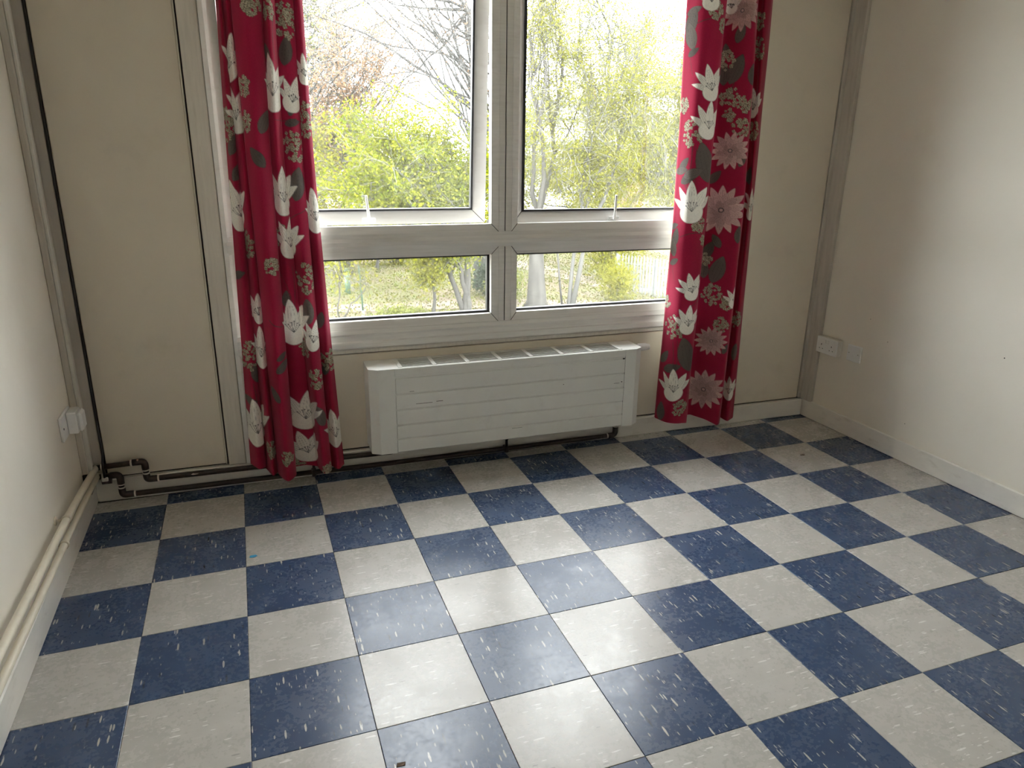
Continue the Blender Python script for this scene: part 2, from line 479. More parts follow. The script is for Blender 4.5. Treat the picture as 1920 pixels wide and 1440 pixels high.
def skirting(name, prof_box, back, label):
    mb = MB(); a, b = prof_box
    mb.bbox(a, b, .004)
    o = mesh_obj(name, mb, M['skirt'])
    if back: on_back(o)
    return tag(o, label, 'skirting', kind='structure')
skirting('baseboard_back', ((-.0035,0,.0005),(3.586,.030,.098)), True, 'white skirting board under the window wall')
skirting('baseboard_left', ((XL,YF,.0005),(-.574,.425,.104)), False, 'white skirting board along the left wall below the cream pipes')
skirting('baseboard_right', ((3.018,YF,.0005),(XR,.355,.101)), False, 'white skirting board along the right wall')
skirting('baseboard_front', ((XL+.02,YF,.0005),(XR-.02,YF+.014,.101)), False, 'white skirting board along the wall behind the viewpoint')

# ---------------------------------------------------------------- the window
win = root('window_1', (1.783, 0, ZW0), 'white plastic window of two opening lights above two fixed lights', 'window', back=True, kind='structure')
def member(o0, o1, i0, i1, w_out, w_in, w_back, gap=.0022):
    """one mitred frame member: outer edge o0-o1, inner edge i0-i1, each (u, z)"""
    vs = []
    m = lambda p, q: (p[0]+(q[0]-p[0])*gap/max(1e-6, math.dist(p, q)), p[1]+(q[1]-p[1])*gap/max(1e-6, math.dist(p, q)))
    for (u, z), w in ((m(o0,o1), w_out), (m(o1,o0), w_out), (m(i1,i0), w_in), (m(i0,i1), w_in)): vs.append((u, w, z))
    for (u, z) in (o0, o1, i1, i0): vs.append((u, w_back, z))
    return MB().add(vs, [(0,1,2,3),(7,6,5,4),(0,4,5,1),(1,5,6,2),(2,6,7,3),(3,7,4,0)])
def ring(outer, inner, w_out, w_in, w_back, names, mat, parent):
    (a0, b0, a1, b1), (c0, d0, c1, d1) = outer, inner
    g = 0
    res = []
    for nm, q in (('bottom', ((a0+g,b0),(a1-g,b0),(c0+g,d0),(c1-g,d0))), ('top', ((a0+g,b1),(a1-g,b1),(c0+g,d1),(c1-g,d1))),
                  ('left', ((a0,b0+g),(a0,b1-g),(c0,d0+g),(c0,d1-g))), ('right', ((a1,b0+g),(a1,b1-g),(c1,d0+g),(c1,d1-g)))):
        o = mesh_obj(names[0] if nm in ('bottom','top') else names[1], member(*q, w_out, w_in, w_back), mat, parent)
        res.append(o)
    for (ou, oz, iu, iz) in ((a0,b0,c0,d0),(a1,b0,c1,d0),(a0,b1,c0,d1),(a1,b1,c1,d1)):
        if math.dist((ou,oz),(iu,iz)) > .02:
            mesh_obj('mitre_joint', MB().tube([(ou, w_out-.0001, oz), (iu, w_in-.0001, iz)], .0012, 6), M['gasket'], parent)
    return res
def gasket(rect, w, t, parent):
    a0, b0, a1, b1 = rect; mb = MB()
    for (x0, z0, x1, z1) in ((a0,b0,a1,b0+t),(a0,b1-t,a1,b1),(a0,b0+t,a0+t,b1-t),(a1-t,b0+t,a1,b1-t)):
        mb.box((x0, w, z0), (x1, w+.026, z1))
    return mesh_obj('gasket', mb, M['gasket'], parent)
def pane(rect, w, parent):
    a0, b0, a1, b1 = rect
    o = mesh_obj('pane', MB().box((a0, w, b0), (a1, w+.004, b1)), M['glass'], parent)
    return o
ZT0, ZT1 = 1.012, 1.079
# two fixed lower lights
for u0, u1, iu0, iu1 in ((.655, 1.752, .660, 1.721), (1.814, 2.912, 1.845, 2.907)):
    fr = root('lower_light', (u0, 0, .668), None, None); fr.parent = win
    OFF[fr.name] = OFF[win.name]; fr.location = (0,0,0)
    ring((u0, .668, u1, ZT0), (iu0, .704, iu1, .976), 0, .010, .085, ('frame_rail', 'frame_stile'), M['upvc_dirty'], fr)
    gasket((iu0-.001, .702, iu1+.001, .978), .040, .012, fr)
    pane((iu0+.004, .708, iu1-.004, .972), .050, fr)
# two upper frames
for u0, u1, iu0, iu1 in ((.655, 1.752, .660, 1.721), (1.814, 2.912, 1.845, 2.907)):
    fr = root('upper_frame', (u0, 0, ZT1), None, None); fr.parent = win
    OFF[fr.name] = OFF[win.name]; fr.location = (0,0,0)
    ring((u0, ZT1, u1, ZW1), (iu0, 1.112, iu1, ZW1-.04), 0, .010, .050, ('frame_rail', 'frame_stile'), M['upvc_dirty'], fr)
# covers between them
def cover(name, poly, a, b, axis, mat):
    return mesh_obj(name, MB().prism(poly, a, b, axis), mat, win)
cover('transom', [(.085,ZT0-.0005),(.0,ZT0-.0005),(-.006,1.030),(-.007,1.046),(-.001,1.062),(0,ZT1+.0005),(.085,ZT1+.0005)], .606, 2.959, 0, M['upvc_dirty'])
cover('sill_cover', [(.085,ZW0),(-.008,ZW0),(-.010,.592),(-.010,.612),(-.004,.618),(-.004,.640),(-.010,.650),(-.002,.667),(0,.6675),(.085,.6675)], .606, 2.959, 0, M['upvc_dirty'])
cover('head', [(.085,ZW1),(0,ZW1),(0,ZW1+.06),(.085,ZW1+.06)], .606, 2.959, 0, M['upvc_dirty'])
for z0, z1 in ((.668, ZT0-.001), (ZT1+.001, ZW1)):
    for a, b in ((1.7525, 1.7808), (1.7852, 1.8135)):
        mesh_obj('mullion', MB().bbox((a, 0, z0), (b, .085, z1), .001), M['upvc_dirty'], win)
    mesh_obj('mullion_joint', MB().box((1.7805, .005, z0), (1.7855, .080, z1)), M['gasket'], win)
# two opening sashes, hung from the top outside the frame
def sash(u0, u1, tilt, hu, lean):
    z0, z1 = 1.104, ZW1-.034
    sh = root('sash', (0, 0, 0), None, None)
    sh.parent = win
    base = OFF[win.name]
    OFF[sh.name] = (0, .052, z1)                       # hinge line at the head
    sh.location = (0-base[0], .052-base[1], z1-base[2])
    sh.rotation_euler = (math.radians(tilt), 0, 0)
    bd = .056
    ring((u0, z0, u1, z1), (u0+bd, z0+bd, u1-bd, z1-bd), .0525, .089, .107, ('sash_rail', 'sash_stile'), M['upvc'], sh)
    gasket((u0+bd-.002, z0+bd-.002, u1-bd+.002, z1-bd+.002), .077, .009, sh)
    pane((u0+bd, z0+bd, u1-bd, z1-bd), .089, sh)
    mesh_obj('hinge_bar', MB().box((u0+.02, .0505, z1-.012), (u1-.02, .0525, z1-.004)), M['metal'], sh)
    # handle: a base plate with two screws and an upright lever
    hd = mesh_obj('handle', MB().bbox((hu-.030, .049, z0+.010), (hu+.030, .058, z0+.030), .003), M['plastic'], sh)
    lv = MB().tube([(hu, .043, z0+.016), (hu+lean*.25, .037, z0+.050), (hu+lean, .029, z0+.128)], [.0085, .0065, .0055], 8)
    lv.tube([(hu, .055, z0+.018), (hu, .033, z0+.018)], .009, 10)
    auto_smooth(mesh_obj('lever', lv, M['plastic'], hd))
    for du in (-.022, .022):
        mesh_obj('screw', MB().tube([(hu+du, .050, z0+.020), (hu+du, .0475, z0+.020)], .0035, 8), M['metal'], hd)
    return sh
sash(.665, 1.729, 4.0, 1.195, -.012)
sash(1.837, 2.902, 0.0, 2.350, -.004)

# ================================================================ THINGS
# ---------------------------------------------------------------- convector radiator
RU0, RU1, RZ0, RZ1, RW = 1.123, 2.447, .128, .521, -.151
rad = root('convector_radiator', (1.785, .012, RZ0), 'long white metal convector radiator with slatted top under the window', 'radiator', back=True)
plan = [(RU0,.0125),(RU0,-.126),(1.161,RW),(2.409,RW),(RU1,-.126),(RU1,.0125)]
def wall_strip(mb, pts, z0, z1, th=.0015):
    for (a, b) in zip(pts[:-1], pts[1:]):
        d = Vector((b[0]-a[0], b[1]-a[1], 0)).normalized(); n = Vector((-d.y, d.x, 0))*th
        vs = [(a[0],a[1],z0),(b[0],b[1],z0),(b[0]+n.x,b[1]+n.y,z0),(a[0]+n.x,a[1]+n.y,z0)]
        vs += [(x,y,z1) for x,y,_ in vs]
        mb.add(vs, [(0,1,2,3),(7,6,5,4),(0,4,5,1),(1,5,6,2),(2,6,7,3),(3,7,4,0)])
    return mb
# end caps
mesh_obj('end_cap', wall_strip(MB(), [(RU0,.0125),(RU0,-.126),(1.161,RW),(1.233,RW)], RZ0, RZ1-.002), M['rad'], rad)
mesh_obj('end_cap', wall_strip(MB(), [(2.352,RW),(2.409,RW),(RU1,-.126),(RU1,.0125)], RZ0, RZ1-.002), M['rad'], rad)
# front: a lip at the top and five boards with recessed joints
mesh_obj('front_backing', MB().box((1.2335, RW+.004, RZ0+.002), (2.3515, RW+.006, RZ1-.003)), M['rad'], rad)
mesh_obj('front_lip', MB().bbox((1.234, RW-.001, .486), (2.3512, RW+.004, RZ1-.0025), .0015), M['rad'], rad)
zs = [.483, .403, .331, .259, .193, .130]
for a, b in zip(zs[:-1], zs[1:]):
    g = .006 if a == zs[0] else .0020
    mesh_obj('front_board', MB().bbox((1.2345, RW-.0015, b+.0020), (2.351, RW+.004, a-g), .0026), M['rad'], rad)
# top: rim, seven grille openings made by slats under cross bars
tp = MB()
gu0, gu1, gw0, gw1 = 1.262, 2.330, -.135, -.006
top_poly_l = [(RU0-.001,.0125),(RU0-.001,-.127),(1.160,RW-.001),(gu0,RW-.001),(gu0,.0125)]
top_poly_r = [(gu1,.0125),(gu1,RW-.001),(2.410,RW-.001),(RU1+.001,-.127),(RU1+.001,.0125)]
mesh_obj('top_plate', MB().prism(top_poly_l, RZ1-.002, RZ1, 2), M['rad'], rad)
mesh_obj('top_plate', MB().prism(top_poly_r, RZ1-.002, RZ1, 2), M['rad'], rad)
mesh_obj('top_rim', MB().box((gu0, RW-.001, RZ1-.002), (gu1, gw0, RZ1)), M['rad'], rad)
mesh_obj('top_rim', MB().box((gu0, gw1, RZ1-.002), (gu1, .0125, RZ1)), M['rad'], rad)
ns = 8
for k in range(ns):
    w = gw0 + (gw1-gw0)*(k+.5)/ns
    mesh_obj('slat', MB().box((gu0, w-.0028, RZ1-.0026), (gu1, w+.0028, RZ1-.0008)), M['rad'], rad)
for k in range(8):
    u = gu0 + (gu1-gu0)*k/7
    mesh_obj('cross_bar', MB().bbox((u-.009, gw0-.004, RZ1-.001), (u+.009, gw1+.004, RZ1+.003), .001), M['rad'], rad)
mesh_obj('heating_fins', MB().box((1.20, -.140, .18), (2.37, -.004, .33)), M['rad_in'], rad)
mesh_obj('back_plate', MB().box((RU0+.003, .0105, RZ0+.01), (RU1-.003, .0122, RZ1-.003)), M['rad_in'], rad)
# scrapes in the enamel
for (u, z, l, t, s) in ((1.36,.353,.075,.0016,.002),(1.43,.356,.03,.002,.001),(1.306,.413,.02,.0015,.0),(2.31,.357,.03,.0014,.004),
                        (2.337,.362,.006,.004,0),(2.03,.377,.004,.003,0),(1.80,.184,.05,.001,-.003),(2.342,.478,.010,.006,0)):
    mb = MB(); q = [(u-l/2, z-s), (u+l/2, z+s)]
    mb.box((u-l/2, RW-.0022, z-t/2), (u+l/2, RW+.0005, z+t/2))
    mesh_obj('paint_scrape', mb, M['dark'], rad)
# valve
vv = mesh_obj('valve_body', MB().tube([(RU1-.002,-.055,.500),(2.468,-.055,.500)], .010, 12), M['metal'], rad, True)
hd = MB()
hd.tube([(2.466,-.055,.500),(2.470,-.055,.500),(2.474,-.055,.500),(2.512,-.055,.500),(2.516,-.055,.500)], [.014,.0175,.019,.019,.0165], 20)
hd.tube([(2.516,-.055,.500),(2.528,-.055,.500),(2.531,-.055,.500)], [.0155,.0155,.013], 20)
auto_smooth(mesh_obj('valve_head', hd, M['plastic'], rad))

# ---------------------------------------------------------------- heating pipes
def arc_path(pts, r=.022, n=5):
    """polyline with rounded corners"""
    P = [Vector(p) for p in pts]; out = [P[0]]
    for a, b, c in zip(P[:-2], P[1:-1], P[2:]):
        d0 = (a-b); d1 = (c-b); rr = min(r, d0.length*.49, d1.length*.49)
        s, e = b + d0.normalized()*rr, b + d1.normalized()*rr
        for k in range(n+1):
            t = k/n; out.append((1-t)**2*s + 2*t*(1-t)*b + t*t*e)
    out.append(P[-1]); return out
PR = .0115
wq = -.026
def pipe_ring(parent, p, d, m='white_ring', r=PR+.0022, l=.0035):
    p = Vector(p); d = Vector(d).normalized()
    return mesh_obj('joint_ring', MB().tube([p-d*l, p+d*l], r, 12), M[m], parent, True)
pa = root('brown_heating_pipe', (.20, wq, .08), 'upper dark brown heating pipe above the skirting, stepping down once near the corner', 'pipe', back=True)
path = arc_path([(-.005,wq,.167),(.196,wq,.174),(.196,wq,.092),(.30,wq,.091),(1.24,wq,.083),(1.24,wq,.17)])
mesh_obj('pipe_run', MB().tube(path, PR, 12), M['brown_pipe'], pa, True)
mesh_obj('elbow', MB().tube(arc_path([(.150,wq,.1735),(.196,wq,.174),(.196,wq,.138)]), PR+.0025, 12), M['brown_pipe'], pa, True)
mesh_obj('elbow', MB().tube(arc_path([(.196,wq,.118),(.196,wq,.092),(.236,wq,.0915)]), PR+.0025, 12), M['brown_pipe'], pa, True)
for p, d in (((.037,wq,.1685),(1,0,0)),((.146,wq,.1725),(1,0,0)),((.196,wq,.136),(0,0,1)),((.196,wq,.120),(0,0,1)),((.239,wq,.0915),(1,0,0))):
    pipe_ring(pa, p, d)
mesh_obj('paint_chip', MB().tube([(.155,wq-.003,.1795),(.172,wq-.003,.180),(.192,wq-.003,.1785)], [.003,.0085,.003], 8), M['chip'], pa, True)
mesh_obj('paint_chip', MB().tube([(.36,wq-.0085,.0925),(.375,wq-.008,.0935),(.41,wq-.009,.0925)], [.001,.0042,.001], 8), M['white_ring'], pa, True)

pb = root('brown_heating_pipe', (.11, wq, .03), 'lower dark brown heating pipe running close to the floor and up into the radiator', 'pipe', back=True)
path = arc_path([(.012,wq,.127),(.097,wq,.127),(.097,wq,.034),(.20,wq,.0335),(1.20,wq,.028),(2.385,wq,.030),(2.385,wq,.15)])
mesh_obj('pipe_run', MB().tube(path, PR, 12), M['brown_pipe'], pb, True)
mesh_obj('elbow', MB().tube(arc_path([(.062,wq,.127),(.097,wq,.127),(.097,wq,.086)]), PR+.0025, 12), M['brown_pipe'], pb, True)
mesh_obj('elbow', MB().tube(arc_path([(.097,wq,.066),(.097,wq,.034),(.140,wq,.034)]), PR+.0025, 12), M['brown_pipe'], pb, True)
mesh_obj('elbow', MB().tube(arc_path([(2.345,wq,.030),(2.385,wq,.030),(2.385,wq,.075)]), PR+.0025, 12), M['brown_pipe'], pb, True)
for p, d in (((.036,wq,.127),(1,0,0)),((.097,wq,.084),(0,0,1)),((.097,wq,.068),(0,0,1)),((.143,wq,.034),(1,0,0)),((2.385,wq,.078),(0,0,1)),((2.34,wq,.030),(1,0,0))):
    pipe_ring(pb, p, d)
mesh_obj('pipe_union', MB().tube([(.030,wq-.002,.106),(.066,wq-.002,.106)], .013, 12), M['brown_pipe'], pb, True)
for u in (.872, 1.79):
    br = MB().bbox((u-.010, -.040, .012), (u+.010, -.0005, .042), .003)
    br.bbox((u-.006, -.034, .036), (u+.006, -.026, .092), .002)
    br.tube([(u, -.026, .086), (u, -.040, .086)], .008, 10)
    mesh_obj('pipe_bracket', br, M['brown_pipe'], pb)
# cream pipes along the left wall
PX = -.556
def cream(name, pts, label, r):
    o = root(name, (PX, pts[len(pts)//2][0], 0), label, 'pipe')
    mesh_obj('pipe_run', MB().tube([(PX, y, z) for y, z in pts], r, 14), M['cream_pipe'], o, True)
    return o
up = cream('cream_heating_pipe', [(.392,.166),(.20,.184),(-.11,.206),(-.62,.223),(-.92,.234),(-2.0,.262),(YF+.02,.30)], 'upper cream painted heating pipe along the left wall', .0125)
lo = cream('cream_heating_pipe', [(.392,.130),(.20,.140),(-.15,.153),(-.62,.164),(-.97,.173),(-2.0,.196),(YF+.02,.235)], 'lower cream painted heating pipe along the left wall, just above the skirting', .0115)
for o, y, z, r in ((up,-.155,.2078,.0125),(lo,-.235,.1555,.0115)):
    mesh_obj('pipe_clip', MB().tube([(PX, y-.006, z), (PX, y+.006, z)], r+.004, 14), M['cream_pipe'], o, True)
    mesh_obj('clip_stem', MB().tube([(XL+.001, y, z), (PX-.006, y, z)], .0055, 8), M['cream_pipe'], o, True)
    mesh_obj('clip_base', MB().tube([(XL+.0005, y, z), (XL+.004, y, z)], .016, 12), M['cream_pipe'], o, True)
# chased-out hole where the pipes come through the corner
cb = tag(mesh_obj('pipe_hole', MB().bbox((XL, .300, .085), (XL+.0235, .385, .176), .004), M['dark']), 'dark ragged hole in the left corner batten around the pipes', 'hole')
# black cable in the corner
cx_, cy_ = back_xy(.041, .0)
cbl = root('black_cable', (.041, .001, .12), 'thin black cable dropping straight down beside the left panel', 'cable', back=True)
mesh_obj('cable_run', MB().tube([(.041,.004,ZC-.02),(.041,.004,.30),(.0415,.001,.21),(.043,-.030,.185),(.044,-.043,.165),(.045,-.044,.126)], .0046, 8), M['cable'], cbl, True)
mesh_obj('cable_end', MB().bbox((.033,-.050,.112),(.057,-.039,.128), .002), M['white_ring'], cbl)

# ---------------------------------------------------------------- sockets and plates
so = root('double_socket', (XR, .202, .402), 'white double power socket on a surface box in the right corner', 'socket')
mesh_obj('surface_box', MB().bbox((XR, .130, .402), (XR-.032, .275, .490), .004), M['plastic_grey'], so)
fp = mesh_obj('face_plate', MB().bbox((XR-.032, .130, .402), (XR-.041, .275, .490), .003), M['plastic'], so)
for yc in (.238, .166):
    for dy, dz, a, b in ((0,.022,.004,.008),(-.011,-.0,.005,.004),(.011,0,.005,.004)):
        mesh_obj('pin_hole', MB().box((XR-.0405, yc+dy-a/2, .428+dz-b/2), (XR-.0414, yc+dy+a/2, .428+dz+b/2)), M['hole'], fp)
for yc in (.213, .191):
    mesh_obj('rocker_switch', MB().bbox((XR-.040, yc-.007, .461), (XR-.045, yc+.007, .479), .002), M['plastic'], fp)
bl = root('blank_plate', (XR, .042, .400), 'square white blanking plate beside the double socket', 'wall plate')
mesh_obj('plate', MB().bbox((XR, -.004, .401), (XR-.011, .087, .488), .003), M['plastic'], bl)
for y in (.012, .072):
    mesh_obj('screw', MB().tube([(XR-.0105, y, .4445), (XR-.0122, y, .4445)], .0042, 10), M['plastic_grey'], bl)
    mesh_obj('screw_slot', MB().box((XR-.0121, y-.0028, .4438), (XR-.0124, y+.0028, .4452)), M['hole'], bl)
ls = root('wall_socket', (XL, .178, .395), 'white double wall socket near the left corner, seen edge on', 'socket')
mesh_obj('face_plate', MB().bbox((XL, .104, .392), (XL+.011, .255, .484), .003), M['plastic'], ls)
mesh_obj('screw', MB().tube([(XL+.0105, .122, .438), (XL+.0122, .122, .438)], .004, 10), M['hole'], ls)
pg = root('plug_adapter', (XL+.012, .215, .395), 'chunky white plug adapter pushed into the left wall socket', 'plug')
mesh_obj('adapter_body', MB().bbox((XL+.0115, .174, .397), (XL+.045, .252, .480), .003), M['plastic'], pg)
mesh_obj('adapter_cap', MB().bbox((XL+.045, .178, .402), (XL+.062, .248, .475), .009), M['plastic'], pg)
tr = tag(mesh_obj('cable_trunking', MB().bbox((XL+.022, .318, .18), (XL+.034, .345, ZC-.02), .002), M['plastic_grey']), 'slim white cable trunking running up the left corner batten', 'trunking')

# ---------------------------------------------------------------- curtain rail
rl = root('curtain_rail', (1.80, -.075, 2.285), 'white curtain rail fixed above the window', 'curtain rail', back=True)
mesh_obj('rail', MB().bbox((.56, -.086, 2.300), (3.10, -.070, 2.322), .003), M['plastic'], rl)
for u in (.62, 1.35, 2.10, 2.96):
    mesh_obj('rail_bracket', MB().bbox((u-.012, -.070, 2.304), (u+.012, .001 if u in (.62,2.96) else .0, 2.330), .002), M['plastic'], rl)

# ---------------------------------------------------------------- small marks
wr = bpy.data.objects['wall_right']
for y, z, r in ((-.145,.552,.002),(-.325,.188,.002),(-.73,.628,.0028),(-.02,.64,.0018)):
    mesh_obj('nail_hole', MB().tube([(XR+.001, y, z), (XR-.0008, y, z)], r, 8), M['hole'], wr)
M['blue_scrap'] = paint('blue_paper', (.03,.30,.55), .6, .1)
M['crumb'] = paint('brown_crumb', (.10,.06,.035), .8, .2)
def scrap(name, x, y, pts, h, mat, label):
    n = len(pts)
    mb = MB().add([(a, b, 0) for a, b in pts]+[(a*.85, b*.85, h*(1 if i % 2 else .5)) for i, (a, b) in enumerate(pts)],
        [tuple(range(n))[::-1], tuple(range(n, 2*n))]+[(i, (i+1) % n, n+(i+1) % n, n+i) for i in range(n)])
    o = tag(mesh_obj(name, mb, M[mat]), label, 'scrap'); o.location = (x, y, .0004)
scrap('paper_scrap', .025, -.240, [(-.014,-.006),(.004,-.010),(.016,-.002),(.010,.007),(-.010,.008)], .0015, 'blue_scrap', 'tiny bright blue scrap on a light grey floor tile')
scrap('floor_crumb', 2.617, -.129, [(-.016,-.004),(.006,-.008),(.016,.002),(.004,.006),(-.012,.005)], .003, 'crumb', 'small brown crumb on a grey tile near the right corner')
scrap('floor_crumb', .340, -1.349, [(-.012,-.006),(.010,-.007),(.013,.004),(-.008,.006)], .0012, 'crumb', 'small dark crumb on a blue tile at the near edge of the floor')

# ---------------------------------------------------------------- curtains
#CURT0
# fold lines of each curtain: (u, w) of every fold at three heights
FOLD_L = [((0.6587,-0.0513),(0.6421,-0.0513),(0.6092,-0.0513)),((0.6702,-0.09),(0.6621,-0.09),(0.6431,-0.1055)),((0.6806,-0.0745),(0.6789,-0.0745),(0.6725,-0.0745)),((0.6765,-0.0435),(0.6746,-0.0435),(0.6656,-0.051)),((0.6823,-0.0668),(0.6807,-0.0668),(0.6767,-0.0668)),((0.6952,-0.0978),(0.6982,-0.0978),(0.699,-0.121)),((0.7095,-0.0823),(0.7134,-0.0823),(0.7183,-0.0823)),((0.7093,-0.0513),(0.7114,-0.0513),(0.7138,-0.0513)),((0.7132,-0.1055),(0.7154,-0.1055),(0.7227,-0.1055)),((0.7593,-0.1598),(0.757,-0.1598),(0.7569,-0.1753)),((0.8122,-0.121),(0.7997,-0.121),(0.7924,-0.121)),((0.8082,-0.0668),(0.7971,-0.0668),(0.7917,-0.0513)),((0.8165,-0.0978),(0.8044,-0.09),(0.8007,-0.0513)),((0.8351,-0.1442),(0.8246,-0.1288),(0.8391,-0.0513)),((0.8586,-0.1055),(0.8495,-0.09),(0.8821,-0.059)),((0.8606,-0.059),(0.8508,-0.059),(0.8866,-0.059)),((0.8933,-0.0823),(0.8848,-0.0978),(0.9099,-0.1288)),((0.9268,-0.059),(0.9206,-0.0668),(0.9437,-0.0978)),((0.9252,-0.025),(0.9172,-0.025),(0.9448,-0.051)),((0.9434,-0.0668),(0.9429,-0.0668),(0.9742,-0.09)),((0.9599,-0.0513),(0.9624,-0.0513),(1.0008,-0.0513)),((0.9628,-0.0389),(0.9654,-0.0389),(1.0032,-0.051))]
FOLD_R = [((2.5925,-0.0543),(2.611,-0.0543),(2.5936,-0.0543)),((2.5899,-0.0761),(2.6093,-0.0761),(2.593,-0.0761)),((2.6245,-0.152),(2.6248,-0.152),(2.618,-0.152)),((2.6989,-0.1598),(2.7001,-0.1598),(2.6947,-0.1598)),((2.7492,-0.1288),(2.747,-0.1288),(2.7408,-0.1288)),((2.7823,-0.059),(2.779,-0.059),(2.7745,-0.059)),((2.8153,-0.0513),(2.8112,-0.0513),(2.8126,-0.0513)),((2.839,-0.1055),(2.8611,-0.1055),(2.8676,-0.1055)),((2.8694,-0.1598),(2.9122,-0.1598),(2.9044,-0.1598)),((2.9113,-0.1288),(2.9532,-0.1288),(2.9437,-0.1288)),((2.9619,-0.0513),(3.0044,-0.0513),(3.0009,-0.0513)),((2.9791,-0.059),(3.0174,-0.059),(3.0089,-0.059)),((2.9791,-0.09),(3.0129,-0.09),(3.0198,-0.09)),((3.0251,-0.0668),(3.046,-0.0668),(3.0649,-0.0668)),((3.0658,-0.028),(3.0817,-0.028),(3.0838,-0.051))]
FOLD_ZL = (1.932, 1.379, 0.128)
FOLD_ZR = (2.076, 1.199, 0.101)
HEM_L = [0.118, 0.112, 0.105, 0.095, 0.085, 0.08, 0.078, 0.076, 0.072, 0.069, 0.07, 0.074, 0.078, 0.078, 0.072, 0.068, 0.062, 0.062, 0.062, 0.06, 0.06, 0.062]
HEM_R = [0.116, 0.115, 0.117, 0.108, 0.095, 0.1, 0.104, 0.09, 0.074, 0.072, 0.068, 0.064, 0.059, 0.058, 0.06]

CSTEP = 0.0026
def curtain_grid(fold, zk, hem, ztop, width):
    """points (rows, cols, 3) of a hanging cloth plus its flat coordinates"""
    fold = np.array(fold); hem = np.array(hem)
    n = len(fold); k = 14
    rows = int((ztop - hem.min())/CSTEP); cols = int(width/CSTEP)
    zk = np.array(zk)
    out = np.zeros((rows, cols, 3))
    for j in range(rows):
        t = j/(rows-1)
        z = ztop + t*(hem - ztop)
        zz = np.clip(z, zk[2]-.3, ztop)
        uw = np.zeros((n, 2))
        for c in range(2):
            a, b, d = fold[:,0,c], fold[:,1,c], fold[:,2,c]
            # quadratic through the three heights, straight above the top one
            zt = np.minimum(zz, zk[0]+.05)
            l0 = (zt-zk[1])*(zt-zk[2])/((zk[0]-zk[1])*(zk[0]-zk[2]))
            l1 = (zt-zk[0])*(zt-zk[2])/((zk[1]-zk[0])*(zk[1]-zk[2]))
            l2 = (zt-zk[0])*(zt-zk[1])/((zk[2]-zk[0])*(zk[2]-zk[1]))
            lin = np.where(zz > zk[1], b+(a-b)*(zz-zk[1])/(zk[0]-zk[1]), d+(b-d)*(zz-zk[2])/(zk[1]-zk[2]))
            uw[:,c] = .5*(a*l0+b*l1+d*l2) + .5*lin
        # Catmull-Rom across the folds
        P = np.vstack([2*uw[:1]-uw[1:2], uw, 2*uw[-1:]-uw[-2:-1]])
        tt = np.linspace(0, 1, k, endpoint=False)[:,None]
        seg = []
        for i in range(n-1):
            p0, p1, p2, p3 = P[i], P[i+1], P[i+2], P[i+3]
            seg.append(.5*((2*p1)+(-p0+p2)*tt+(2*p0-5*p1+4*p2-p3)*tt**2+(-p0+3*p1-3*p2+p3)*tt**3))
        seg = np.vstack(seg+[uw[-1:]])
        zi = np.interp(np.linspace(0, n-1, len(seg)), np.arange(n), z)
        L = np.concatenate([[0], np.cumsum(np.hypot(*np.diff(seg, axis=0).T))])
        q = np.linspace(0, L[-1], cols)
        out[j,:,0] = np.interp(q, L, seg[:,0]); out[j,:,1] = np.interp(q, L, seg[:,1])
        out[j,:,2] = np.interp(q, L, zi)
    S = np.linspace(0, width, cols)[None,:].repeat(rows, 0)
    Z = out[:,:,2].copy()
    # slack of the cloth between the folds
    out[:,:,1] += .0022*np.sin(S*41+Z*5.1)*np.sin(Z*7.3+S*9) + .0012*np.sin(S*90-Z*13)
    return out, S, Z
WID_L, WID_R, ZRAIL = 0.67, 0.685, 2.296
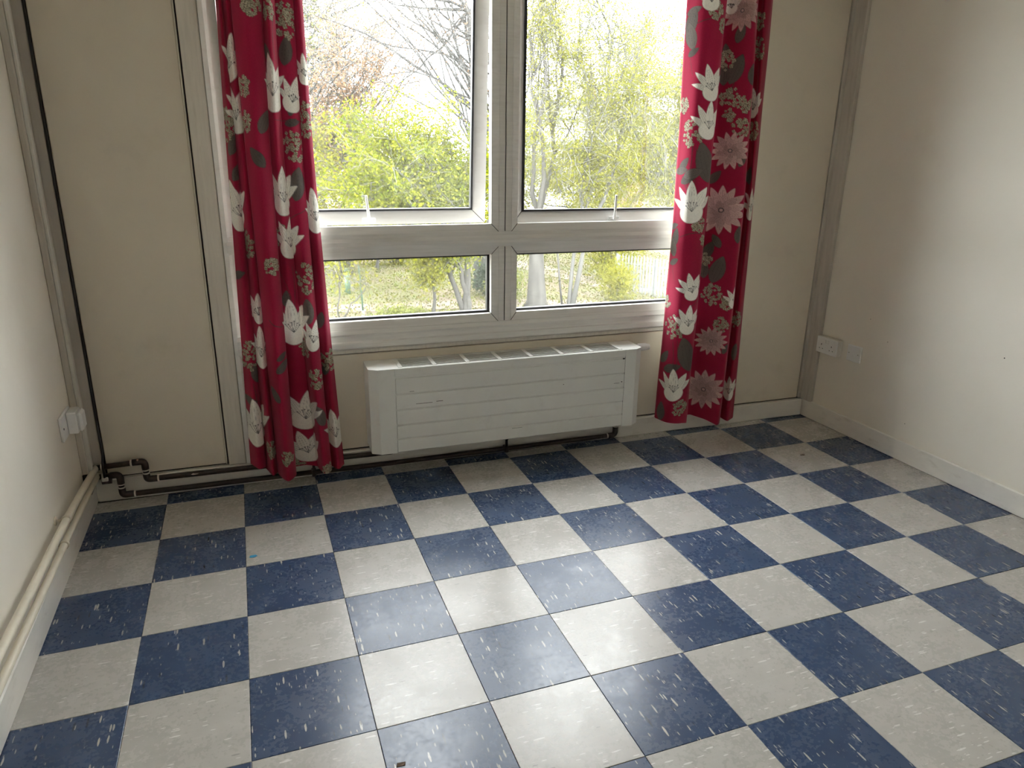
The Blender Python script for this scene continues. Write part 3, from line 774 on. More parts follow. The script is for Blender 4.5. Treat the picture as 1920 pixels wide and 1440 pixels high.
#CURT1
# printed motifs: (kind, distance across the cloth, height, size, turn)
MOTIF_L = [('lily',0.105,1.729,0.176,20),('lily',0.421,1.645,0.213,0),('lily',0.11,1.554,0.186,-10),('lily',0.547,1.612,0.139,20),('lily',0.649,1.705,0.116,0),('lily',0.437,1.257,0.195,5),('lily',0.042,1.204,0.209,-15),('lily',0.453,1.077,0.172,10),('lily',0.646,1.179,0.186,0),('lily',0.133,0.803,0.139,-30),('lily',0.144,0.64,0.186,5),('lily',0.432,0.733,0.204,0),('lily',0.539,0.676,0.139,20),('lily',0.052,0.311,0.223,0),('lily',0.453,0.336,0.186,10),('lily',0.636,0.245,0.186,0),('lily',0.44,0.167,0.162,-10),('hyd',0.285,1.902,0.079,0),('hyd',0.531,1.867,0.144,0),('hyd',0.23,1.641,0.079,0),('hyd',0.217,1.517,0.084,0),('hyd',0.018,1.506,0.125,0),('hyd',0.529,1.43,0.125,0),('hyd',0.639,1.528,0.135,0),('hyd',0.298,0.982,0.074,0),('hyd',0.11,1.06,0.107,0),('hyd',0.531,0.923,0.13,0),('hyd',0.034,0.609,0.13,0),('hyd',0.526,0.491,0.093,0),('hyd',0.152,0.196,0.084,0),('hyd',0.306,0.168,0.07,0),('hyd',0.419,1.09,0.102,0),('hyd',0.547,0.075,0.07,0),('hyd',0.411,0.127,0.102,0),('hyd',0.427,1.893,0.07,0),('hyd',0.644,0.562,0.102,0),('hyd',0.484,0.63,0.093,0),('leaf',0.264,1.389,0.088,-35),('leaf',0.531,1.768,0.102,10),('leaf',0.403,1.756,0.07,-20),('leaf',0.301,1.516,0.093,25),('leaf',0.531,1.516,0.06,80),('leaf',0.529,1.29,0.13,10),('leaf',0.042,1.435,0.093,30),('leaf',0.531,1.565,0.051,10),('leaf',0.521,0.785,0.107,0),('leaf',0.317,0.614,0.056,60),('leaf',0.319,0.572,0.079,50),('leaf',0.27,0.451,0.079,-35),('leaf',0.026,0.417,0.074,-60),('leaf',0.058,1.339,0.093,40),('leaf',0.62,0.735,0.079,20),('leaf',0.529,0.332,0.107,-20),('leaf',0.623,0.526,0.07,20),('leaf',0.063,0.533,0.084,-10),('leaf',0.411,0.84,0.07,10),('leaf',0.016,0.941,0.07,70)]
STEM_L = [[(0.453,1.885),(0.432,1.803),(0.445,1.727)],[(0.421,1.524),(0.518,1.519),(0.547,1.531)],[(0.322,1.018),(0.437,0.926),(0.434,0.795)],[(0.445,0.969),(0.455,0.88),(0.437,0.784)],[(0.442,1.137),(0.523,1.178),(0.56,1.193)],[(0.215,1.493),(0.207,1.426),(0.141,1.359)],[(0.272,0.767),(0.291,0.738),(0.327,0.736)],[(0.047,0.492),(0.063,0.393),(0.052,0.374)]]
MOTIF_R = [('lily',0.146,1.718,0.162,-12),('lily',0.154,1.56,0.172,5),('lily',0.105,1.201,0.2,0),('lily',0.139,0.808,0.144,-12),('lily',0.141,0.644,0.153,5),('lily',0.099,0.311,0.176,0),('lily',0.118,2.065,0.13,0),('lily',0.322,2.061,0.093,0),('lily',0.565,1.649,0.139,0),('lily',0.625,1.184,0.162,0),('lily',0.612,0.235,0.139,0),('lily',0.458,0.741,0.116,0),('dahlia',0.369,2.029,0.172,0),('dahlia',0.366,1.438,0.172,10),('dahlia',0.35,1.165,0.232,0),('dahlia',0.371,0.515,0.153,10),('dahlia',0.361,0.253,0.213,0),('hyd',0.144,2.014,0.079,0),('hyd',0.186,1.956,0.056,0),('hyd',0.081,1.51,0.125,0),('hyd',0.345,1.665,0.102,0),('hyd',0.348,1.593,0.056,0),('hyd',0.41,1.64,0.07,0),('hyd',0.4,1.538,0.093,0),('hyd',0.146,1.105,0.079,0),('hyd',0.18,1.031,0.051,0),('hyd',0.316,1.833,0.093,0),('hyd',0.073,0.611,0.125,0),('hyd',0.418,0.714,0.065,0),('hyd',0.408,0.603,0.084,0),('hyd',0.348,0.753,0.111,0),('hyd',0.141,0.194,0.093,0),('hyd',0.309,0.925,0.06,0),('hyd',0.024,1.631,0.07,0),('hyd',0.567,2.002,0.084,0),('hyd',0.565,1.88,0.116,0),('hyd',0.583,1.531,0.093,0),('hyd',0.013,0.727,0.06,0),('hyd',0.609,0.612,0.093,0),('leaf',0.05,2.012,0.07,70),('leaf',0.042,1.971,0.116,15),('leaf',0.042,1.913,0.116,-15),('leaf',0.058,1.847,0.06,60),('leaf',0.149,1.384,0.186,-18),('leaf',0.05,1.375,0.079,40),('leaf',0.039,1.347,0.074,80),('leaf',0.078,1.314,0.088,60),('leaf',0.369,1.939,0.084,15),('leaf',0.314,1.872,0.06,-10),('leaf',0.363,1.79,0.13,20),('leaf',0.314,1.77,0.093,0),('leaf',0.311,1.317,0.079,40),('leaf',0.418,1.397,0.065,20),('leaf',0.018,1.093,0.06,70),('leaf',0.034,1.042,0.093,10),('leaf',0.024,0.996,0.093,-15),('leaf',0.039,0.928,0.06,60),('leaf',0.316,0.972,0.093,20),('leaf',0.345,1.017,0.074,-30),('leaf',0.363,0.879,0.139,15),('leaf',0.306,0.874,0.084,0),('leaf',0.146,0.474,0.186,-18),('leaf',0.078,0.403,0.093,70),('leaf',0.034,0.453,0.079,30),('leaf',0.439,0.483,0.056,20),('leaf',0.042,0.166,0.102,0),('leaf',0.099,1.336,0.093,70),('leaf',0.434,1.766,0.093,0),('leaf',0.58,1.324,0.084,0),('leaf',0.437,1.054,0.084,0),('leaf',0.617,0.442,0.093,0)]
STEM_R = [[(0.029,1.974),(0.029,1.857),(0.063,1.755)],[(0.063,1.958),(0.105,1.976),(0.146,1.985)],[(0.089,1.454),(0.092,1.372),(0.076,1.276)],[(0.102,1.453),(0.112,1.371),(0.107,1.277)],[(0.152,1.657),(0.152,1.614),(0.146,1.591)],[(0.031,1.055),(0.003,0.948),(0.05,0.839)],[(0.063,1.045),(0.12,1.081),(0.162,1.06)],[(0.076,0.54),(0.097,0.436),(0.076,0.363)],[(0.097,0.545),(0.107,0.437),(0.099,0.367)],[(0.361,1.744),(0.35,1.701),(0.345,1.678)],[(0.047,1.324),(0.071,1.276),(0.084,1.253)],[(0.311,0.769),(0.183,0.75),(0.144,0.715)]]
RED, WHITE_P = np.array((.32,.010,.046)), np.array((.82,.79,.72))
LEAF_P, HYD_P, HYD_D = np.array((.105,.088,.078)), np.array((.46,.42,.31)), np.array((.10,.085,.055))
PINK_P, INK = np.array((.56,.37,.35)), np.array((.03,.025,.028))
def sstep(x, a, b):
    t = np.clip((x-a)/(b-a), 0, 1); return t*t*(3-2*t)
def print_cloth(S, Z, motifs, stems, seed):
    rg = np.random.default_rng(seed)
    C = np.zeros(S.shape+(3,)); C[:] = RED
    e = CSTEP*.55
    def sub(s, z, r):
        i = np.where((Z.min(1) < z+r) & (Z.max(1) > z-r))[0]; j = np.where(np.abs(S[0]-s) < r)[0]
        if len(i) == 0 or len(j) == 0: return None
        return slice(i[0], i[-1]+1), slice(j[0], j[-1]+1)
    def lay(sl, mask, col):
        C[sl] = C[sl]*(1-mask[...,None]) + np.array(col)*mask[...,None]
    def local(sl, s, z, rot):
        x, y = S[sl]-s, Z[sl]-z; a = math.radians(rot)
        return x*math.cos(a)-y*math.sin(a), x*math.sin(a)+y*math.cos(a)
    def petal(X, Y, ang, l, w, bx=0, by=0, tip=.62, col=WHITE_P, ink=.55, sl=None):
        a = math.radians(ang)
        t = ((X-bx)*math.sin(a)+(Y-by)*math.cos(a))/l; b = ((X-bx)*math.cos(a)-(Y-by)*math.sin(a))
        tc = np.clip(t, 1e-4, 1)
        hw = w*np.sin(math.pi*tc**tip)**.75
        d = hw-np.abs(b); inside = sstep(d, -e, e)*((t > 0) & (t < 1))
        lay(sl, inside, col)
        rim = inside*sstep(.0016-d, 0, .0014); lay(sl, rim*min(1, ink*1.3), INK)
        for o in (0, .45, -.45):
            ln = inside*sstep(.0011-np.abs(b-o*hw), 0, .001)*((t > .15) & (t < .8)); lay(sl, ln*ink*.8, INK)
    for pts in stems:
        P = np.array(pts); tt = np.linspace(0, 1, 40)
        cur = (1-tt)[:,None]**2*P[0]+2*(tt*(1-tt))[:,None]*P[1]+tt[:,None]**2*P[2]
        c = cur.mean(0); r = max(np.ptp(cur[:,0]), np.ptp(cur[:,1]))*.6+.02
        sl = sub(c[0], c[1], r)
        if sl is None: continue
        d = np.full(S[sl].shape, 9.)
        for p in cur: d = np.minimum(d, np.hypot(S[sl]-p[0], Z[sl]-p[1]))
        lay(sl, sstep(.0026-d, 0, .0016)*.85, LEAF_P*.6)
    order = {'leaf':0, 'hyd':1, 'dahlia':2, 'lily':3}
    for kind, s, z, h, rot in sorted(motifs, key=lambda m: order[m[0]]):
        sl = sub(s, z, h*.75+.02)
        if sl is None: continue
        X, Y = local(sl, s, z, rot)
        if kind == 'leaf':
            petal(X, Y+h*.5, 0, h, h*.24, tip=.85, col=LEAF_P*rg.uniform(.85,1.2), ink=.6, sl=sl)
        elif kind == 'hyd':
            n = int(10+420*h)
            for k in range(n):
                rr = h*.48*math.sqrt(rg.random()); th = rg.random()*6.283
                cx, cy = rr*math.cos(th)*.85, rr*math.sin(th)
                fr = rg.uniform(.0050,.0072)
                for q in range(4):
                    a = th*3+q*1.571
                    d = np.hypot(X-cx-fr*.65*math.cos(a), Y-cy-fr*.65*math.sin(a))
                    lay(sl, sstep(fr*.72-d, 0, e), HYD_D); lay(sl, sstep(fr*.55-d, 0, e), HYD_P*rg.uniform(.75,1.1))
                lay(sl, sstep(.0017-np.hypot(X-cx, Y-cy), 0, e), HYD_D)
        elif kind == 'dahlia':
            for ring_, (nn, l) in enumerate(((14, .50), (11, .36), (8, .20))):
                for k in range(nn):
                    petal(X, Y, 360*k/nn+ring_*14, h*l, h*(.085 if ring_ < 2 else .06), tip=.9, col=PINK_P*(1.05-.14*ring_)*rg.uniform(.85,1.1), ink=.5, sl=sl)
            lay(sl, sstep(h*.055-np.hypot(X, Y), 0, e), INK*3); lay(sl, sstep(h*.035-np.hypot(X, Y), 0, e), PINK_P)
        else:
            b = -h*.18
            petal(X, Y, -62, h*.58, h*.085, 0, b, .75, WHITE_P*.90, sl=sl)
            petal(X, Y, 52, h*.58, h*.105, 0, b, .75, WHITE_P*.90, sl=sl)
            petal(X, Y, -34, h*.66, h*.095, 0, b, .8, WHITE_P*.95, sl=sl)
            petal(X, Y, 30, h*.64, h*.125, 0, b, .8, WHITE_P*.96, sl=sl)
            petal(X, Y, -4, h*.70, h*.120, 0, b, .85, WHITE_P, sl=sl)
            # bowl
            d = 1-np.hypot(X/(h*.27), (Y-b+h*.02)/(h*.25)); ins = sstep(d, -.02, .04)
            lay(sl, ins*(Y < b+h*.12), WHITE_P)
            lay(sl, ins*sstep(.07-d, 0, .05)*(Y < b+h*.10)*.5, INK)
            for k in range(6):
                a = math.radians(-42+k*16+rg.uniform(-4,4)); l = h*rg.uniform(.17,.24)
                px_, py_ = l*math.sin(a), l*math.cos(a)
                t = np.clip((X*px_+(Y-b)*py_)/(l*l), 0, 1); d = np.hypot(X-t*px_, Y-b-t*py_)
                lay(sl, sstep(.0016-d, 0, .0012)*.8, INK)
                lay(sl, sstep(.0034-np.hypot(X-px_, Y-b-py_), 0, .0016), INK)
    return C
def make_curtain(fold, zk, hem, width, motifs, stems, seed, label):
    P, S, Z = curtain_grid(fold, zk, hem, ZRAIL, width)
    C = print_cloth(S, Z, motifs, stems, seed)
    rows, cols = S.shape
    idx = np.arange(rows*cols).reshape(rows, cols)
    f = np.stack([idx[:-1,:-1], idx[1:,:-1], idx[1:,1:], idx[:-1,1:]], -1).reshape(-1, 4)
    base = P.reshape(-1,3).mean(0); base[2] = 0
    me = bpy.data.meshes.new('curtain')
    v = (P.reshape(-1,3)-base).astype(np.float32)
    me.vertices.add(len(v)); me.vertices.foreach_set('co', v.ravel())
    me.loops.add(f.size); me.loops.foreach_set('vertex_index', f.ravel().astype(np.int32))
    me.polygons.add(len(f)); me.polygons.foreach_set('loop_start', np.arange(0, f.size, 4, dtype=np.int32))
    me.polygons.foreach_set('use_smooth', np.ones(len(f), dtype=bool))
    me.update(calc_edges=True)
    ca = me.color_attributes.new('print', 'FLOAT_COLOR', 'POINT')
    rgba = np.ones((rows*cols, 4), dtype=np.float32); rgba[:,:3] = C.reshape(-1,3)
    ca.data.foreach_set('color', rgba.ravel())
    me.materials.append(M['curtain'])
    o = bpy.data.objects.new('curtain', me); COL.objects.link(o)
    x, y = back_xy(base[0], base[1]); o.location = (x, y, 0); o.rotation_euler = (0,0,WANG)
    tag(o, label, 'curtain', 'red floral curtains at the window')
    return o
make_curtain(FOLD_L, FOLD_ZL, HEM_L, WID_L, MOTIF_L, STEM_L, 3, 'red curtain with white lilies, left of the window, gathered in many narrow folds')
make_curtain(FOLD_R, FOLD_ZR, HEM_R, WID_R, MOTIF_R, STEM_R, 4, 'red curtain with pink dahlias and lilies, right of the window, in two broad folds')

# ================================================================ OUTSIDE (one storey below)
GZ = -3.0
def ground_mat():
    m, nt, b, _ = nodes_of('leaf_litter_ground')
    n1 = noise(nt, .55, 6, .65); n2 = noise(nt, 6, 5, .6)
    c = ramp(nt, n1.outputs[0], .40, rgb((.145,.118,.086)), .60, rgb((.100,.118,.040))).outputs[0]
    c = mix(nt, math_(nt, 'MULTIPLY', n2.outputs[0], .5), c, (.16,.135,.10))
    nt.links.new(c, b.inputs['Base Color']); b.inputs['Roughness'].default_value = .95
    b.inputs['Specular IOR Level'].default_value = .1
    return m
M['ground'] = ground_mat()
M['path'] = paint('pale_brown_path', (.18,.145,.115), .9, .12, 3)
M['bark'] = paint('grey_bark', (.085,.082,.077), .9, .35, 5, None, 0, 3, .4, 30, .1, mapscale=(1,1,.25))
M['bark_pale'] = paint('pale_bark', (.080,.076,.068), .9, .30, 5, None, 0, 3, .4, 30, .1, mapscale=(1,1,.25))
M['bark_birch'] = paint('white_birch_bark', (.125,.122,.114), .8, .10, 4, (.02,.02,.02), .9, 7, 0, 30, .1, mapscale=(1,1,3))
M['twig'] = paint('grey_twigs', (.135,.131,.125), .9, .2)
M['lf_green'] = leaf_mat('fresh_green_leaves', (.100,.135,.008), (.280,.285,.022), .45)
M['lf_yellow'] = leaf_mat('yellow_green_leaves', (.150,.165,.020), (.285,.270,.048), .45)
M['lf_pale'] = leaf_mat('pale_green_leaves', (.135,.160,.042), (.235,.245,.075), .45)
M['lf_peach'] = leaf_mat('peach_spring_buds', (.27,.165,.095), (.36,.245,.155), .45)
M['lf_dark'] = leaf_mat('dark_evergreen_leaves', (.045,.060,.045), (.09,.11,.075), .3)
M['lf_litter'] = leaf_mat('grass_and_litter', (.105,.138,.022), (.205,.175,.085), .1)
M['guard'] = paint('pale_green_tube', (.10,.16,.11), .5, .1)
M['stake'] = paint('dark_green_stake', (.05,.095,.06), .6, .1)
M['render_w'] = paint('white_render', (.45,.45,.45), .8, .05)
M['brick'] = paint('orange_brick', (.26,.16,.115), .9, .15, 10)
M['slate'] = paint('pale_slate', (.22,.225,.23), .7, .1)
M['win_dark'] = paint('far_window_glass', (.06,.07,.08), .2, .1)
M['galv'] = paint('galvanised_steel', (.22,.235,.235), .5, .1)

tag(mesh_obj('ground', MB().box((-60, 1.2, GZ-.4), (90, 140, GZ)), M['ground']), 'brown and green ground beneath the trees outside', 'ground', kind='structure')
pm = MB()
for A, B_, w in (((-3.0,19.2),(8.2,17.6),.55), ((8.2,17.6),(14.5,15.4),.55), ((10.6,26.0),(12.4,18.2),.7)):
    a, b = Vector((*A,0)), Vector((*B_,0)); n = Vector((-(b-a).y, (b-a).x, 0)).normalized()*w
    q = [a-n, b-n, b+n, a+n]
    pm.add([(p.x,p.y,GZ) for p in q]+[(p.x,p.y,GZ+.02) for p in q], [(3,2,1,0),(4,5,6,7),(0,1,5,4),(1,2,6,5),(2,3,7,6),(3,0,4,7)])
tag(mesh_obj('path', pm, M['path']), 'narrow brown footpath winding between the trees', 'path', kind='structure')

def leaf_mesh(name, pts, size, mat, parent, rnd, flat=0.0):
    pts = np.asarray(pts, float); n = len(pts)
    off = np.array(OFF.get(parent.name, (0,0,0))) if parent else np.zeros(3)
    a = rnd.normal(size=(n,3)); a[:,2] *= (1-flat); a /= np.linalg.norm(a, axis=1)[:,None]
    b = rnd.normal(size=(n,3)); b -= (b*a).sum(1)[:,None]*a; b /= np.linalg.norm(b, axis=1)[:,None]
    s = size*rnd.uniform(.6,1.35,size=(n,1))
    v = np.stack([pts-a*s*.6, pts+b*s*.36, pts+a*s*.6, pts-b*s*.36], 1).reshape(-1,3)-off
    f = np.arange(n*4).reshape(-1,4)
    me = bpy.data.meshes.new(name); me.from_pydata(v.tolist(), [], f.tolist()); me.update()
    me.materials.append(mat)
    o = bpy.data.objects.new(name, me); COL.objects.link(o)
    if parent: o.parent = parent
    o['kind'] = 'stuff'
    return o
def curve_pts(a, b, rnd, n, bow, up):
    a, b = np.array(a, float), np.array(b, float); L = np.linalg.norm(b-a)
    m = (a+b)/2 + rnd.normal(size=3)*bow*L + np.array([0,0,up*L])
    t = np.linspace(0,1,n+1)[:,None]
    p = (1-t)**2*a+2*t*(1-t)*m+t*t*b
    p[1:-1] += rnd.normal(size=(n-1,3))*L*.015
    return p
def tree(name, label, base, stems, crown, limbs, twigs, leaves, size, lmat, bark='bark', seed=1, tw=(.009,.004),
         tlen=(.5,1.2), droop=0.0, r0=.12, cat='tree', flare=1.0, group='trees outside the window', bole=None):
    """stems: list of tops (dx, dy, dz) from the base; crown: list of ellipsoids ((cx,cy,cz),(rx,ry,rz))"""
    rnd = np.random.default_rng(seed)
    b0 = np.array((base[0], base[1], GZ))
    o = root(name, tuple(b0), label, cat, group=group)
    tm = MB(); tops = []
    if bole:
        hb_, rb_ = bole
        tm.tube([b0+np.array((0,0,-.05)), b0+np.array((.02,0,hb_*.12)), b0+np.array((0,0,hb_*.45)), b0+np.array((-.03,0,hb_))], [rb_*1.7, rb_*1.1, rb_*.9, rb_*.7], 12, True)
    for k, s in enumerate(stems):
        st = b0 + np.array([rnd.normal()*.03, rnd.normal()*.03, -.05]) * (len(stems) > 1) + np.array((0,0,-.05 if not bole else bole[0]-.25))
        p = curve_pts(st, b0+np.array(s), rnd, 8, .03, .02)
        r = np.linspace(r0, r0*.55, 9); r[0] *= 1.5*flare; r[1] *= 1+.12*flare
        tm.tube(p, list(r), 9, True); tops.append(p)
    mesh_obj('trunk', tm, M[bark], o, True)
    bm_ = MB(); lims = []
    vol = np.array([np.prod(c[1]) for c in crown]); vol = vol/vol.sum()
    for k in range(limbs):
        c = crown[rnd.choice(len(crown), p=vol)]
        d = rnd.normal(size=3); d[2] = d[2]*.8+.25; d /= np.linalg.norm(d)
        tgt = np.array(c[0])+d*np.array(c[1])*rnd.uniform(.55,1.0)
        sp = tops[rnd.integers(len(tops))]; st = sp[rnd.integers(4, 9)]
        p = curve_pts(st, tgt, rnd, 6, .10, .10)
        rr = r0*rnd.uniform(.22,.45)
        bm_.tube(p, list(np.linspace(rr, max(.008, rr*.18), 7)), 5, False); lims.append(p)
    if limbs: mesh_obj('branches', bm_, M[bark], o, True)
    tw_ = MB(); ends = []
    src = lims if lims else tops
    for k in range(twigs):
        p = src[rnd.integers(len(src))]; i = rnd.integers(2, len(p)); st = p[i-1]+(p[i]-p[i-1])*rnd.random()
        d = rnd.normal(size=3); d[2] = d[2]*.7+.3-droop; d /= np.linalg.norm(d)
        out = st-np.array(crown[0][0]); out /= (np.linalg.norm(out)+1e-6)
        d = d+out*.5; d /= np.linalg.norm(d)
        e = st+d*rnd.uniform(*tlen)
        if droop: e[2] -= droop*rnd.uniform(.2,1)
        q = curve_pts(st, e, rnd, 3, .08, .06 if not droop else .15)
        tw_.tube(q, [tw[0], tw[0]*.8, (tw[0]+tw[1])/2, tw[1]], 3, False); ends.append(q)
    if twigs:
        t_o = mesh_obj('twigs', tw_, M['twig'], o); t_o['kind'] = 'stuff'
    if leaves:
        E_ = np.concatenate(ends) if ends else np.concatenate(src)
        c = E_[rnd.integers(len(E_), size=leaves)]+rnd.normal(size=(leaves,3))*.11
        leaf_mesh('foliage', c, size, M[lmat], o, rnd)
    return o
tree('hawthorn_tree', 'dense bright green tree with several stems in the left window light', (5.85,16.6), [(-.35,0,2.6),(.25,.1,2.4),(-.1,.1,3.0),(-.75,0,2.2)],
     [((4.05,16.7,1.30),(2.15,1.6,1.55)),((5.2,16.7,.6),(1.3,1.2,1.2)),((2.9,16.8,.3),(1.2,1.1,1.0)),((5.5,16.6,1.75),(1.45,1.2,1.25))], 100, 2500, 56000, .070, 'lf_green', 'bark_pale', 11, (.008,.004), (.3,.8), 0, .085)
tree('ash_tree', 'bare grey tree with long slanting branches at the right of the left light', (7.55,20.5), [(-.4,0,8.5),(.9,.3,7.5)],
     [((5.4,20.5,5.4),(3.3,2,3.2))], 44, 1300, 3500, .045, 'lf_peach', 'bark', 12, (.008,.004), (.6,1.8), 0, .13)
tree('cherry_tree', 'leafless tree dotted with peach orange buds in the upper left light', (3.6,24.5), [(.3,0,6.0),(-1.2,.2,6.0)],
     [((5.7,24.5,4.4),(2.8,2.5,2.6)),((3.4,24.8,3.4),(2.5,2,2.5))], 60, 900, 11000, .08, 'lf_peach', 'bark_pale', 13, (.009,.005), (.6,1.5), 0, .10)
tree('poplar_tree', 'pale hazy bare tree behind the peach budded one', (2.2,31.0), [(0,0,9),(2.5,.5,8.5),(-1.8,0,8)],
     [((3.5,31,5.6),(4.5,3,4.0))], 70, 2000, 9000, .09, 'lf_pale', 'bark_pale', 14, (.015,.009), (.8,2.0), 0, .10)
tree('sycamore_tree', 'thick trunked tree with upright grey stems in the right window light', (8.08,16.85), [(-.35,0,7.5),(.15,.2,8.5),(.75,.3,7.0)],
     [((8.2,16.9,4.2),(1.6,1.8,2.4)),((8.0,17.2,1.4),(1.5,1.5,1.4))], 30, 520, 14000, .050, 'lf_yellow', 'bark_pale', 15, (.008,.004), (.5,1.4), 0, .075, flare=.3, bole=(2.0,.27))
tree('birch_tree', 'slender white barked birch leaning to the right', (9.05,16.55), [(.35,0,4.4),(1.9,-.2,8.0)],
     [((10.1,16.4,3.6),(1.6,1.5,2.4)),((9.4,16.8,1.2),(1.5,1.5,1.5))], 28, 520, 17000, .050, 'lf_yellow', 'bark_birch', 16, (.008,.004), (.5,1.5), .15, .060)
tree('weeping_birch_tree', 'birch with drooping yellow green leaves beside the right curtain', (12.0,15.6), [(-.3,0,7.0),(.5,0,6.0)],
     [((11.3,15.6,2.6),(1.7,1.5,2.7)),((10.9,15.4,.6),(1.5,1.2,1.6))], 30, 700, 26000, .055, 'lf_yellow', 'bark_birch', 17, (.007,.004), (.5,1.2), .45, .07)
tree('willow_tree', 'pale yellow green tree in front of the white building', (13.6,23.0), [(.2,0,4.2),(-1.0,.2,4.0)],
     [((11.9,23,.1),(2.4,2,1.5)),((14.6,23,.7),(2.2,2,2.0))], 40, 700, 24000, .070, 'lf_yellow', 'bark_pale', 18, (.009,.005), (.5,1.3), .1, .09)
tree('alder_tree', 'fresh green tree low behind the central mullion', (9.6,25.5), [(0,0,4.0),(.8,0,4.4)],
     [((9.9,25.5,.2),(2.2,1.8,1.9)),((11.4,26,2.6),(2.0,1.8,1.4))], 36, 600, 18000, .075, 'lf_pale', 'bark', 19, (.009,.005), (.5,1.3), 0, .09)
tree('maple_tree', 'yellow green tree at the far left edge of the window view', (1.2,22.0), [(.1,0,4.5),(.6,0,4.2)],
     [((1.9,22,.6),(1.9,1.8,2.0))], 34, 600, 12000, .075, 'lf_yellow', 'bark_pale', 20, (.009,.005), (.5,1.2), 0, .08)
tree('oak_tree', 'tall bare twiggy tree high in the right window light', (15.8,27.0), [(-.4,0,9.0),(1.2,0,9.5),(-2.0,0,8.5)],
     [((15.0,27,5.8),(4.4,3,3.4))], 56, 1300, 12000, .075, 'lf_pale', 'bark_pale', 21, (.013,.008), (.8,2.0), 0, .10)
tree('lime_tree', 'distant green tree filling the gap below the hawthorn crown', (5.2,34.0), [(0,0,5.0),(1.5,0,4.5)],
     [((5.5,34,.5),(5.0,2.5,2.6))], 50, 700, 20000, .11, 'lf_yellow', 'bark', 22, (.012,.007), (.6,1.6), 0, .11)
tree('beech_tree', 'distant pale green tree behind the metal fence', (20.5,30.0), [(0,0,5.0),(1.5,0,5.5)],
     [((20.5,30,1.0),(4.0,2.5,3.2))], 50, 700, 22000, .10, 'lf_pale', 'bark_pale', 23, (.012,.007), (.6,1.6), 0, .11)
tree('field_maple_tree', 'round yellow green tree hidden behind the left curtain', (-2.6,23.0), [(.1,0,4.5),(-.6,0,4.2)],
     [((-2.6,23,1.2),(2.2,2,2.2))], 36, 600, 12000, .085, 'lf_yellow', 'bark_pale', 24, (.010,.006), (.5,1.2), 0, .10)
tree('rowan_tree', 'pale green tree hidden behind the left wall panel', (-7.5,25.0), [(.1,0,5.0),(.8,0,5.2)],
     [((-7.2,25,2.0),(2.6,2,2.6))], 40, 700, 13000, .09, 'lf_pale', 'bark', 25, (.010,.006), (.5,1.4), 0, .11)
# young trees
tree('sapling', 'leafy yellow green sapling standing on the footpath edge', (4.95,16.8), [(-.05,0,1.55)],
     [((4.75,16.8,-1.55),(.6,.5,.45))], 20, 200, 4500, .065, 'lf_yellow', 'bark_pale', 31, (.007,.004), (.2,.5), 0, .05, 'sapling', group='young trees outside')
tree('sapling', 'thin forked bare sapling nearest the left curtain', (2.35,17.0), [(.1,0,1.9),(.9,0,1.0)],
     [((2.6,17.0,-1.6),(.7,.5,.7))], 12, 90, 700, .07, 'lf_yellow', 'bark_pale', 32, (.008,.004), (.3,.7), 0, .022, 'sapling', group='young trees outside')
tree('sapling', 'young tree growing out of a green guard tube', (3.1,20.7), [(0,0,1.9)],
     [((3.2,20.7,-1.0),(.6,.6,.5))], 10, 90, 1400, .08, 'lf_yellow', 'bark_pale', 33, (.008,.004), (.2,.5), 0, .03, 'sapling', group='young trees outside')
tree('sapling', 'slim grey young tree far behind the guard tube', (4.75,24.8), [(.05,0,2.6)],
     [((4.75,24.8,-.6),(.9,.8,.8))], 12, 110, 2200, .08, 'lf_pale', 'bark', 34, (.009,.005), (.3,.7), 0, .06, 'sapling', group='young trees outside')
tree('sapling', 'slim grey young tree behind the footpath sapling', (5.7,21.6), [(-.15,0,2.4)],
     [((5.5,21.6,-.8),(.9,.8,.8))], 12, 110, 2400, .08, 'lf_yellow', 'bark', 35, (.009,.005), (.3,.7), 0, .055, 'sapling', group='young trees outside')
# bushes
def bush(name, label, c, r, n, size, mat, seed):
    rnd = np.random.default_rng(seed)
    o = root(name, (c[0], c[1], GZ), label, 'bush', group='bushes outside')
    st = MB()
    for k in range(9):
        p = curve_pts((c[0]+rnd.normal()*.06, c[1]+rnd.normal()*.06, GZ), (c[0]+rnd.normal()*r[0]*.6, c[1]+rnd.normal()*r[1]*.5, GZ+r[2]*rnd.uniform(.8,1.6)), rnd, 4, .1, .1)
        st.tube(p, list(np.linspace(.025,.008,5)), 5, False)
    mesh_obj('stems', st, M['bark'], o, True)
    d = rnd.normal(size=(n,3)); d /= np.linalg.norm(d, axis=1)[:,None]
    p = np.array((c[0], c[1], GZ+r[2]*.95))+d*np.array(r)*(rnd.random((n,1))**.35)*(1+.25*np.sin(d[:,:1]*7+d[:,1:2]*9+seed))
    p[:,2] = np.maximum(p[:,2], GZ+.03)
    leaf_mesh('foliage', p, size, M[mat], o, rnd)
    return o
bush('holly_bush', 'dark blue green bush beside the hawthorn stems', (7.6,19.2), (.75,.6,.6), 1800, .09, 'lf_dark', 41)
bush('privet_bush', 'bright yellow bush in front of the metal fence', (10.9,17.1), (.6,.6,.65), 2200, .075, 'lf_yellow', 42)
bush('privet_bush', 'tall yellow green bush behind the metal fence', (12.6,20.6), (1.2,.8,1.1), 3200, .09, 'lf_yellow', 43)
bush('laurel_bush', 'fresh green bush around the foot of the thick trunk', (7.45,17.9), (.6,.5,.6), 1300, .08, 'lf_pale', 44)
bush('bramble_bush', 'low green bush at the bottom of the left light', (3.9,16.3), (.75,.45,.22), 1000, .075, 'lf_pale', 45)
bush('laurel_bush', 'yellow green bush far behind the young trees', (5.8,26.5), (2.2,1,.9), 3000, .11, 'lf_yellow', 46)
